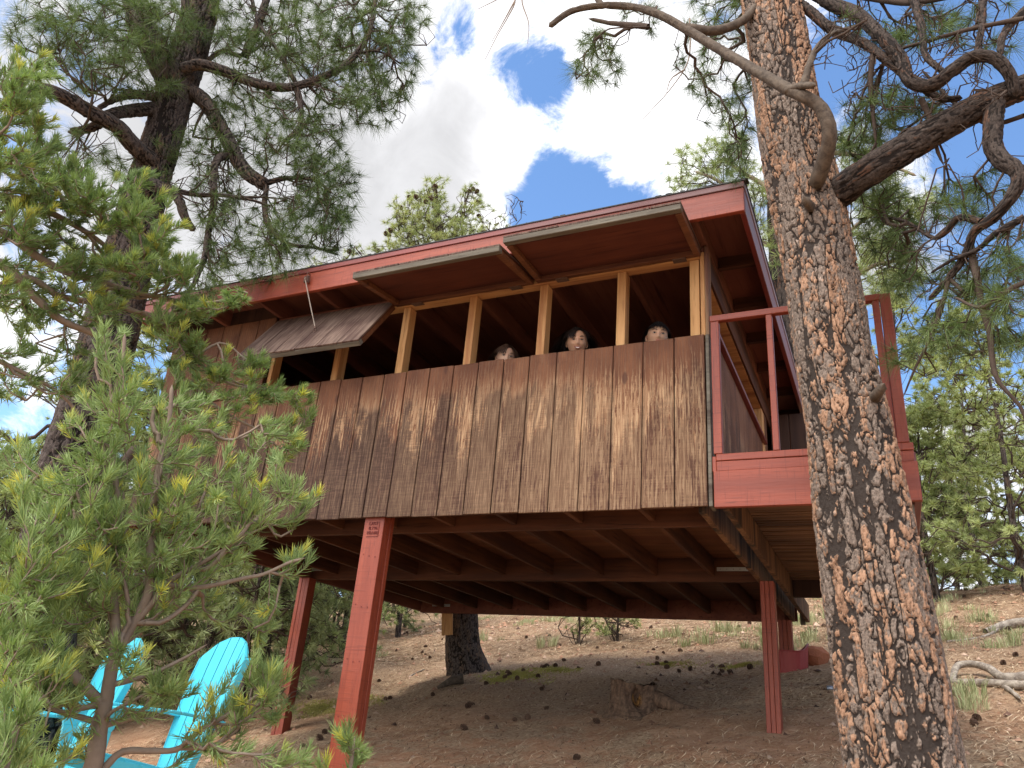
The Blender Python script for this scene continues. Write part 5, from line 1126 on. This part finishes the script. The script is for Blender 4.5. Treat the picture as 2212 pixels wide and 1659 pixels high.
# ------------------------------------------------------------------ turquoise garden chairs
s = Mat('turquoise_plastic', .38, .5); M['turq'] = s.done(s.mix(s.noise(s.tc.outputs['Object'], 8, 3), (.045, .42, .53), (.07, .48, .58)))
def chair(top_px, D, dirv, label):
    tp = HD(top_px[0], top_px[1], D); fx = Vector((dirv[0], dirv[1], 0)).normalized(); fy = Vector((-fx.y, fx.x, 0)); O = Vector(tp) + fx * .24; gzc = gz(O.x, O.y); K_ = (tp[2] - gzc) / .955
    O.z = gzc; r_ = root('garden_chair', O, label, 'chair', 'turquoise garden chairs')
    def W(x, y, z): return tuple(O + (fx * x + fy * y) * min(1, K_) + Vector((0, 0, z * K_)))
    # backrest, five fanned slats as one moulded shell with grooves
    ta = RAD(13)
    def B(s_, t): # s_ across -1..1, t along 0..1
        hw = .20 + .115 * min(1, t * 1.25); y = s_ * hw
        arch = .78 - .13 * abs(s_) ** 2.4; a = t * arch
        return (-.02 - math.sin(ta) * a - .035 * (1 - s_ * s_) * 1 - .02 * t * t, y, .27 + math.cos(ta) * a * .93)
    ns = 5; bk = None
    for k in range(ns):
        mb = MB(); a0, a1 = -1 + 2 * k / ns + .018, -1 + 2 * (k + 1) / ns - .018; nt_ = 14
        for i in range(nt_):
            c8 = []
            for dx in (0, -.014):
                for (ss, tt) in ((a0, i / nt_), (a1, i / nt_), (a1, (i + 1) / nt_), (a0, (i + 1) / nt_)):
                    b = B(ss, tt); c8.append(W(b[0] + dx, b[1], b[2]))
            mb.quadbox(c8)
        mb.build('back_slat', M['turq'], r_)
    mb = MB()
    for (t0, t1) in ((.0, .06), (.42, .47), (.93, .97)):
        for k in range(10):
            a0, a1 = -.97 + 1.94 * k / 10, -.97 + 1.94 * (k + 1) / 10; c8 = []
            for dx in (-.0145, -.030):
                for (ss, tt) in ((a0, t0), (a1, t0), (a1, t1), (a0, t1)): b = B(ss, tt); c8.append(W(b[0] + dx, b[1], b[2]))
            mb.quadbox(c8)
    for sg in (-1, 1):
        for i in range(14):
            c8 = []
            for dx in (.0, -.040):
                for (ss, tt) in ((sg * 1.0, i / 14), (sg * 1.035, i / 14), (sg * 1.035, (i + 1) / 14), (sg * 1.0, (i + 1) / 14)): b = B(ss, tt); c8.append(W(b[0] + dx, b[1], b[2]))
            mb.quadbox(c8)
    mb.build('back_frame', M['turq'], r_)
    mb = MB()
    for k in range(6):
        x0 = .0 + k * .088; mb.quadbox([W(*q) for q in ((x0, -.25, .27 + x0 * .18), (x0 + .078, -.25, .27 + (x0 + .078) * .18), (x0 + .078, .25, .27 + (x0 + .078) * .18), (x0, .25, .27 + x0 * .18), (x0, -.25, .285 + x0 * .18), (x0 + .078, -.25, .285 + (x0 + .078) * .18), (x0 + .078, .25, .285 + (x0 + .078) * .18), (x0, .25, .285 + x0 * .18))])
    mb.build('seat', M['turq'], r_)
    for sg in (-1, 1):
        mb = MB(); n_ = 10
        for i in range(n_):
            def A(f): x = -.17 + .74 * f; z = .535 + .025 * math.sin(f * 3.14) + .035 * f; hw = .032 + .030 * min(1, f * 1.6) * (1 if f < .9 else .85); yc = sg * (.245 + .05 * min(1, f * 2)); return x, yc, hw, z
            a, b = A(i / n_), A((i + 1) / n_)
            mb.quadbox([W(a[0], a[1] - a[2], a[3] - .016), W(b[0], b[1] - b[2], b[3] - .016), W(b[0], b[1] + b[2], b[3] - .016), W(a[0], a[1] + a[2], a[3] - .016), W(a[0], a[1] - a[2], a[3]), W(b[0], b[1] - b[2], b[3]), W(b[0], b[1] + b[2], b[3]), W(a[0], a[1] + a[2], a[3])])
        mb.build('armrest', M['turq'], r_, .004)
        mb = MB(); y = sg * .285
        prof = [(.42, .57, .555), (.465, .545, .46), (.475, .53, .30), (.48, .53, .0)]
        for (a0, a1, az), (b0, b1, bz) in zip(prof[:-1], prof[1:]): mb.quadbox([W(b0, y - .014, bz), W(b1, y - .014, bz), W(b1, y + .014, bz), W(b0, y + .014, bz), W(a0, y - .014, az), W(a1, y - .014, az), W(a1, y + .014, az), W(a0, y + .014, az)])
        mb.build('leg', M['turq'], r_, .003)
        mb = MB(); y = sg * .258
        prof = [(.50, .36, .28), (.25, .32, .22), (.0, .27, .16), (-.18, .16, .04), (-.30, .07, .0)]
        for (ax_, at, ab), (bx_, bt, bb) in zip(prof[:-1], prof[1:]): mb.quadbox([W(bx_, y - .013, bb), W(ax_, y - .013, ab), W(ax_, y + .013, ab), W(bx_, y + .013, bb), W(bx_, y - .013, bt), W(ax_, y - .013, at), W(ax_, y + .013, at), W(bx_, y + .013, bt)])
        mb.build('side_rail', M['turq'], r_, .003)
    return r_
chair((505, 1384), 5.5, (-.36, -.93), 'turquoise plastic garden chair nearer the red post, its slatted back clearly showing')
chair((288, 1386), 6.0, (-.36, -.93), 'turquoise plastic garden chair at the far left, mostly screened by pinyon branches')

# ------------------------------------------------------------------ things on the ground
# stump
sp = GP(1368, 1532); ru = root('tree_stump', (sp[0], sp[1], sp[2]), 'hollow rotting tree stump in the shade under the cabin', 'stump')
n, L = 120, 60; U, V = np.meshgrid(np.linspace(0, 1, n, endpoint=False), np.linspace(0, 1, L)); th = U * 2 * np.pi
cav = np.exp(-((np.angle(np.exp(1j * (th - RAD(-62)))) / .42) ** 2 + ((V - .58) / .30) ** 2) * 1.4)
top = .22 + .02 * np.sin(th * 2) + .02 * np.exp(-(np.angle(np.exp(1j * (th - RAD(205)))) / .12) ** 2) + .006 * np.sin(th * 9) + .004 * np.sin(th * 17)
f1, f2, idd = vor(U, V * .5, 1, .06, 26, 5)
rad = .20 + .08 * np.exp(-V * 5) * (1 + .5 * np.sin(th * 5 + 1)) + .012 * smst(.02, .25, f2 - f1) + .006 * np.sin(th * 11 + V * 6) - .16 * cav
Z_ = -.10 + V * (top + .10)
VX = np.stack([sp[0] + rad * np.cos(th), sp[1] + rad * np.sin(th), sp[2] + Z_], -1).reshape(-1, 3)
i = np.arange(L * n).reshape(L, n); j = np.roll(i, -1, 1); F = np.stack([i[:-1], j[:-1], j[1:], i[1:]], -1).reshape(-1, 4)
inn = np.stack([sp[0] + (rad[-1] * .55) * np.cos(th[-1]), sp[1] + rad[-1] * .55 * np.sin(th[-1]), sp[2] + top[-1] - .10 + .02 * np.sin(th[-1] * 7)], -1); nn = len(VX)
cen = np.array([[sp[0], sp[1], sp[2] + .14]]); VX = np.concatenate([VX, inn, cen]); k_ = np.arange(n); k2 = np.roll(k_, -1)
F = np.concatenate([F, np.stack([i[-1], i[-1][k2], nn + k2, nn + k_], -1), np.stack([nn + k_, nn + k2, np.full(n, nn + n), np.full(n, nn + n)], -1)[:0]])
at = np.r_[cav.ravel(), np.zeros(n + 1)]
s = Mat('stump_wood', .9, .1); n1 = s.noise(s.map((1, 1, .3)), 30, 5, .7); c = s.mix(s.ramp(n1, .35, .65), (.08, .05, .035), (.18, .115, .075)); rot = s.mix(s.ramp(n1, .45, .6), (.03, .016, .010), (.34, .17, .055)); c = s.mix(s.ramp(s.attr('cav'), .35, .6), c, rot)
M['stump'] = s.done(c, n1, .02, .8); np_mesh('trunk', VX, F, M['stump'], ru, True, {'cav': at}, 4)
mb = MB(); mb.tube([sp + (0, 0, .12), sp + (.22, .02, .10), sp + (.42, -.0, .03), sp + (.60, -.03, -.02 + gz(sp[0] + .6, sp[1] - .03) - sp[2])], [.09, .075, .055, .03], 12); mb.build('root_spur', M['stump'], ru, smooth=True)
# root at the foot of the pine behind
q0 = GP(1000, 1476); q1 = GP(946, 1489); q2 = GP(975, 1480)
mb = MB(); mb.tube([q0 + (0, 0, .05), q2 + (0, 0, .05), q1 + (0, 0, .02)], [.06, .05, .02], 10); o = mb.build('surface_root', M['dead'], rb, smooth=True)
# red rock and its small neighbour
s = Mat('red_sandstone', .9, .15); M['rock'] = s.done(s.mix(s.noise(s.tc.outputs['Object'], 14, 6, .7), (.30, .10, .05), (.46, .19, .11)), s.noise(s.tc.outputs['Object'], 30, 5, .7), .02, .8)
def rock_mesh(r, seed, sq=(1, .8, .7)):
    bm = bmesh.new(); bmesh.ops.create_icosphere(bm, subdivisions=2, radius=r); rr = random.Random(seed)
    pl_ = [Vector((rr.gauss(0, 1), rr.gauss(0, 1), rr.gauss(0, 1))).normalized() for _ in range(9)]
    for v in bm.verts:
        for q in pl_:
            d = v.co.dot(q) - r * .62
            if d > 0: v.co -= q * d * .9
        v.co = Vector((v.co.x * sq[0], v.co.y * sq[1], v.co.z * sq[2]))
    me = bpy.data.meshes.new('rock'); bm.to_mesh(me); bm.free(); return me
for (u, v, r, sd, lab) in ((1763, 1436, .165, 3, 'big angular red rock beside the rear post, right of the red tub'), (1741, 1434, .06, 8, 'small flat red rock wedged between the tub and the big red rock')):
    q = GP(u, v); me = rock_mesh(r, sd, (1.15, .8, .95)); me.materials.append(M['rock']); o = bpy.data.objects.new('rock', me); COL.objects.link(o); o.location = (q[0], q[1], q[2] + r * .35); o.rotation_euler = (0, .25, .4); tag(o, lab, 'rock', 'red rocks')
# red tub collar round the rear post foot
q = GP(1708, 1447); s = Mat('red_tub_plastic', .5, .4); mt = s.done(s.mix(s.noise(s.tc.outputs['Object'], 12, 4), (.26, .03, .03), (.34, .05, .045)))
r_ = root('red_tub', (q[0], q[1], q[2]), 'low round red tub at the foot of the rear right post', 'tub')
mb = MB()
for k in range(28):
    a, b = 6.283 * k / 28, 6.283 * (k + 1) / 28; h0 = .17 + .10 * max(0, math.cos(a - .3)) ** 3; h1 = .17 + .10 * max(0, math.cos(b - .3)) ** 3; R0, R1 = .17, .19
    mb.quadbox([(q[0] + R0 * math.cos(a), q[1] + R0 * math.sin(a), q[2] - .06), (q[0] + R0 * math.cos(b), q[1] + R0 * math.sin(b), q[2] - .06), (q[0] + (R0 - .012) * math.cos(b), q[1] + (R0 - .012) * math.sin(b), q[2] - .06), (q[0] + (R0 - .012) * math.cos(a), q[1] + (R0 - .012) * math.sin(a), q[2] - .06),
                (q[0] + R1 * math.cos(a), q[1] + R1 * math.sin(a), q[2] + h0), (q[0] + R1 * math.cos(b), q[1] + R1 * math.sin(b), q[2] + h1), (q[0] + (R1 - .012) * math.cos(b), q[1] + (R1 - .012) * math.sin(b), q[2] + h1), (q[0] + (R1 - .012) * math.cos(a), q[1] + (R1 - .012) * math.sin(a), q[2] + h0)])
mb.build('wall', mt, r_); mb = MB(); mb.tube([(q[0] + .192 * math.cos(a), q[1] + .192 * math.sin(a), q[2] + .172 + .10 * max(0, math.cos(a - .3)) ** 3) for a in np.linspace(0, 6.283, 40)], .007, 6); mb.build('rim', mt, r_, smooth=True)
# crushed can
q = GP(1800, 1495); mb = MB(); mb.tube([q + (-.05, 0, .025), q + (-.02, .004, .027), q + (.02, -.003, .024), q + (.05, .002, .026)], [.024, .020, .022, .025], 14); s = Mat('can_metal', .35, .5); s.p.inputs['Metallic'].default_value = .6
o = mb.build('drink_can', s.done(s.mix(s.noise(s.tc.outputs['Object'], 40, 2), (.10, .16, .30), (.55, .58, .62))), None, smooth=True); tag(o, 'small silver blue can lying in the shade beside the big trunk', 'can')
s = Mat('bleached_log', .85, .15); f = s.noise(s.tc.outputs['Object'], 24, 6, .7, .5); M['log'] = s.done(s.mix(s.ramp(f, .3, .7), (.15, .12, .095), (.42, .36, .29)), f, .006, .8)
# fallen dead branches at the right
def logs(L, r0, r1, lab, cat='branch'):
    pts = [GP(u, v) + (0, 0, dz) for u, v, dz in L]; r_ = root('fallen_branch', pts[0], lab, cat, 'fallen dead branches'); bark_mesh('wood', pts, np.linspace(r0, r1, len(pts)) * .85, M['log'], r_, n=22, step=.03, seed=len(L) + 2, plate=(.03, .12), amp=.004); return r_, pts
r_, _ = logs([(2020, 1478, .03), (2070, 1484, .04), (2130, 1488, .05), (2180, 1492, .05), (2240, 1496, .05), (2320, 1500, .05)], .022, .05, 'long straight pale dead branch lying on the red soil at the right edge')
r_, _ = logs([(2058, 1478, .02), (2072, 1462, .09), (2100, 1460, .10), (2140, 1468, .09), (2170, 1480, .06), (2230, 1478, .06)], .03, .05, 'arched grey dead branch lying behind the long straight one')
r_, _ = logs([(2168, 1490, .03), (2188, 1502, .02), (2204, 1516, .02)], .03, .015, 'short forked dead branch in front of the long straight one')
r_, _ = logs([(2046, 1390, .02), (2090, 1386, .02), (2130, 1380, .03), (2160, 1366, .04)], .012, .02, 'thin pale stick lying upslope at the right')
r_, _ = logs([(2130, 1372, .03), (2180, 1362, .07), (2240, 1358, .08)], .05, .07, 'short grey log at the right edge beyond the thin pale stick')
r_, _ = logs([(882, 1466, .015), (900, 1456, .02), (918, 1450, .03)], .012, .008, 'small dark stick lying left of the pine behind the cabin')
# pine cones scattered about
rgc = np.random.default_rng(21); cnt = 0
cl = 'open brown pine cone lying on the forest floor'
spots = [(728 + 0, 1584), (700, 1590), (716, 1582), (690, 1600), (655, 1612), (935, 1500), (832, 1514), (842, 1510), (1013, 1530), (1180, 1530), (1112, 1560), (1245, 1640), (1050, 1478), (1090, 1466), (1100, 1462), (1130, 1452), (1170, 1444), (1176, 1446), (1182, 1443), (1200, 1442), (1250, 1445), (1420, 1440), (1440, 1444), (1560, 1452), (1578, 1455), (1620, 1447), (1740, 1372), (1752, 1366), (1748, 1360), (1763, 1364), (1690, 1350), (1700, 1348), (2104, 1560), (2110, 1548), (1990, 1380), (1560, 1440), (1210, 1398), (1290, 1400), (1010, 1534)]
for _ in range(250):
    spots.append(None)
for sp_ in spots:
    if sp_ is None:
        if rgc.random() < .72: x, y = rgc.uniform(-9, 5), rgc.uniform(4.9, 11.5)
        else: x, y = rgc.uniform(-6.5, 4.5), rgc.uniform(.6, 5)
        if vnoise(np.array([x]), np.array([y]), 1.1, 77)[0] < .42: continue
    else: g_ = GP(*sp_); x, y = g_[0], g_[1]
    o = bpy.data.objects.new('pine_cone', cone_me); COL.objects.link(o); k = rgc.uniform(.6, .95); o.scale = (k, k, k)
    o.location = (x, y, float(gzn(np.array([x]), np.array([y]))[0]) + .022 * k); o.rotation_euler = (1.2 + rgc.normal() * .4, rgc.normal() * .4, rgc.random() * 6.28); tag(o, cl, 'pine cone', 'pine cones scattered on the ground'); cnt += 1

# litter, gravel, grass and moss
def ground_pts(n, x0, x1, y0, y1, rg): return rg.uniform(x0, x1, n), rg.uniform(y0, y1, n)
def scatter_needles(name, n, rg, L, wd, mat, box, keep=None, lift=.004):
    x, y = ground_pts(n, *box, rg)
    if keep is not None: m_ = keep(x, y, rg); x, y = x[m_], y[m_]
    n = len(x); a = rg.random(n) * 6.283; l = L * rg.uniform(.5, 1.3, n); dx, dy = np.cos(a) * l / 2, np.sin(a) * l / 2
    z0 = gzn(x - dx, y - dy) + lift + rg.random(n) * .006; z1 = gzn(x + dx, y + dy) + lift + rg.random(n) * .012; zm = (z0 + z1) / 2 + rg.random(n) * .010
    px, py = -np.sin(a) * wd / 2, np.cos(a) * wd / 2; bx_, by_ = -np.sin(a) * l * rg.normal(size=n) * .10, np.cos(a) * l * rg.normal(size=n) * .10
    V = np.stack([np.stack([x - dx, y - dy, z0], -1), np.stack([x + bx_ - px, y + by_ - py, zm], -1), np.stack([x + bx_ + px, y + by_ + py, zm + .0006], -1), np.stack([x + dx, y + dy, z1], -1)], 1)
    o = np.arange(n)[:, None] * 4; T = np.concatenate([o + [0, 1, 2], o + [1, 3, 2]])
    ob = np_mesh(name, V.reshape(-1, 3), T, mat, None, False, {'tint': np.repeat(rg.random(n), 4)}); return tag(ob, kind='stuff')
s = Mat('fallen_needles', .85, .15); t = s.attr('tint'); M['litter'] = s.done(s.mix(s.ramp(t, .55, 1.0), s.mix(s.ramp(t, .0, .5), (.08, .045, .028), (.42, .27, .155)), (.78, .62, .42)))
rgl = np.random.default_rng(5)
kp = lambda x, y, rg: rg.random(len(x)) < (.25 + .75 * smst(.35, .65, vnoise(x, y, .9, 12))) * (1 - .6 * smst(1.0, 2.2, x - .12 * y) * smst(7, 3, y)) * smst(-.6, 1.4, y + .3 * vnoise(x, y, 2, 4) + .25 * (x + 1))
scatter_needles('needle_litter', 150000, rgl, .13, .0055, M['litter'], (-8, 5.5, -1, 8), kp)
scatter_needles('needle_litter', 90000, rgl, .17, .010, M['litter'], (-15, 9, 6.5, 15), None)
# chips and gravel
n = 60000; x, y = ground_pts(n, -9, 6, -1.2, 12, rgl); m_ = rgl.random(n) < .4 + .6 * smst(.4, .6, vnoise(x, y, 1.3, 31)); x, y = x[m_], y[m_]; n = len(x)
sz = rgl.uniform(.003, .011, n) * (1 + 2.6 * (rgl.random(n) < .05)) * (1 + .06 * np.maximum(0, y - 3)); z = gzn(x, y)
oct_ = np.array([[1, 0, 0], [-.5, .8, 0], [-.5, -.8, 0], [0, 0, .8]]); tri = np.array([[0, 1, 3], [1, 2, 3], [2, 0, 3]])
an = rgl.random(n) * 6.28; c_, s__ = np.cos(an), np.sin(an); V = oct_[None] * (sz[:, None] * rgl.uniform(.6, 1.4, (n, 1)))[:, :, None] * rgl.uniform(.6, 1.4, (n, 4, 1)); V = np.stack([V[..., 0] * c_[:, None] - V[..., 1] * s__[:, None], V[..., 0] * s__[:, None] + V[..., 1] * c_[:, None], V[..., 2]], -1)
V = V + np.stack([x, y, z], -1)[:, None, :] + [0, 0, .001]
s = Mat('gravel_chips', .9, .15); t = s.attr('tint'); c = s.mix(s.ramp(t, .0, .45), (.09, .05, .04), (.38, .21, .13)); c = s.mix(s.ramp(t, .7, .95), c, (.52, .36, .26)); M['chips'] = s.done(c)
ob = np_mesh('gravel', V.reshape(-1, 3), (np.arange(n)[:, None, None] * 4 + tri).reshape(-1, 3), M['chips'], None, False, {'tint': np.repeat(rgl.random(n), 4)}); tag(ob, kind='stuff')
# grass
s = Mat('grass_blades', .7, .2); t = s.attr('tint'); M['grass'] = s.done(s.mix(t, (.20, .24, .09), (.50, .48, .27)))
def grass(name, x, y, per, hgt, spr, wd, mat, rg):
    n = len(x); k = np.repeat(np.arange(n), per); N_ = n * per; a = rg.random(N_) * 6.283; r = spr * np.sqrt(rg.random(N_)) * rg.uniform(.6, 1.3, n)[k]; bx_, by_ = x[k] + r * np.cos(a), y[k] + r * np.sin(a); bz = gzn(bx_, by_) - .004
    h = hgt * rg.uniform(.4, 1.2, N_) * rg.uniform(.6, 1.3, n)[k]; lean = h * rg.uniform(.1, .8, N_); a2 = a + rg.normal(size=N_) * .6
    b = np.stack([bx_, by_, bz], -1); tip = b + np.stack([lean * np.cos(a2), lean * np.sin(a2), h], -1); mid = b + np.stack([lean * .3 * np.cos(a2), lean * .3 * np.sin(a2), h * .6], -1); p = np.stack([-np.sin(a2), np.cos(a2), 0 * a2], -1) * wd / 2
    V = np.stack([b - p, b + p, mid - p, mid + p, tip], 1); o = np.arange(N_)[:, None] * 5; T = np.concatenate([o + [0, 1, 3], o + [0, 3, 2], o + [2, 3, 4]])
    return tag(np_mesh(name, V.reshape(-1, 3), T, mat, None, False, {'tint': np.repeat(rg.random(n)[k] * .6 + rg.random(N_) * .4, 5)}), kind='stuff')
x, y = ground_pts(2600, -9, 7, 5.6, 12.5, rgl); m_ = vnoise(x, y, .55, 55) + .45 * vnoise(x, y, 2.1, 9) > .98; grass('grass', x[m_], y[m_], 20, .09, .10, .006, M['grass'], rgl)
gp_ = [GP(u, v) for u, v in ((1195, 1392), (1030, 1390), (1500, 1390), (1650, 1372), (1640, 1396), (1700, 1392), (1690, 1410), (1560, 1365), (1445, 1380), (2080, 1505), (2040, 1500), (2060, 1520), (1770, 1340), (1740, 1350), (1780, 1380), (2010, 1330), (2090, 1345), (2180, 1400), (2040, 1385))]
xx = np.repeat([p[0] for p in gp_], 4) + rgl.normal(size=len(gp_) * 4) * .12; yy = np.repeat([p[1] for p in gp_], 4) + rgl.normal(size=len(gp_) * 4) * .12
grass('grass', xx, yy, 46, .17, .09, .006, M['grass'], rgl)
s = Mat('moss', .95, .1); t = s.attr('tint'); M['moss'] = s.done(s.mix(t, (.26, .24, .06), (.46, .42, .13)))
mx_, my_ = [], []
for (u, v, ru_, rv_, c) in ((1120, 1458, 70, 10, 500), (1200, 1448, 60, 7, 240), (1075, 1466, 40, 7, 160), (690, 1532, 60, 16, 500), (790, 1512, 40, 10, 160), (1440, 1436, 60, 5, 140), (1600, 1440, 50, 5, 100), (600, 1508, 60, 10, 160)):
    c0_ = GP(u, v); c1_ = GP(u + ru_, v); c2_ = GP(u, v - rv_)
    for _ in range(c): a, r = rgl.random() * 6.283, abs(rgl.normal()) * .5; q = c0_ + (c1_ - c0_) * r * math.cos(a) + (c2_ - c0_) * r * math.sin(a); mx_.append(q[0]); my_.append(q[1])
grass('moss', np.array(mx_), np.array(my_), 18, .020, .07, .007, M['moss'], rgl)
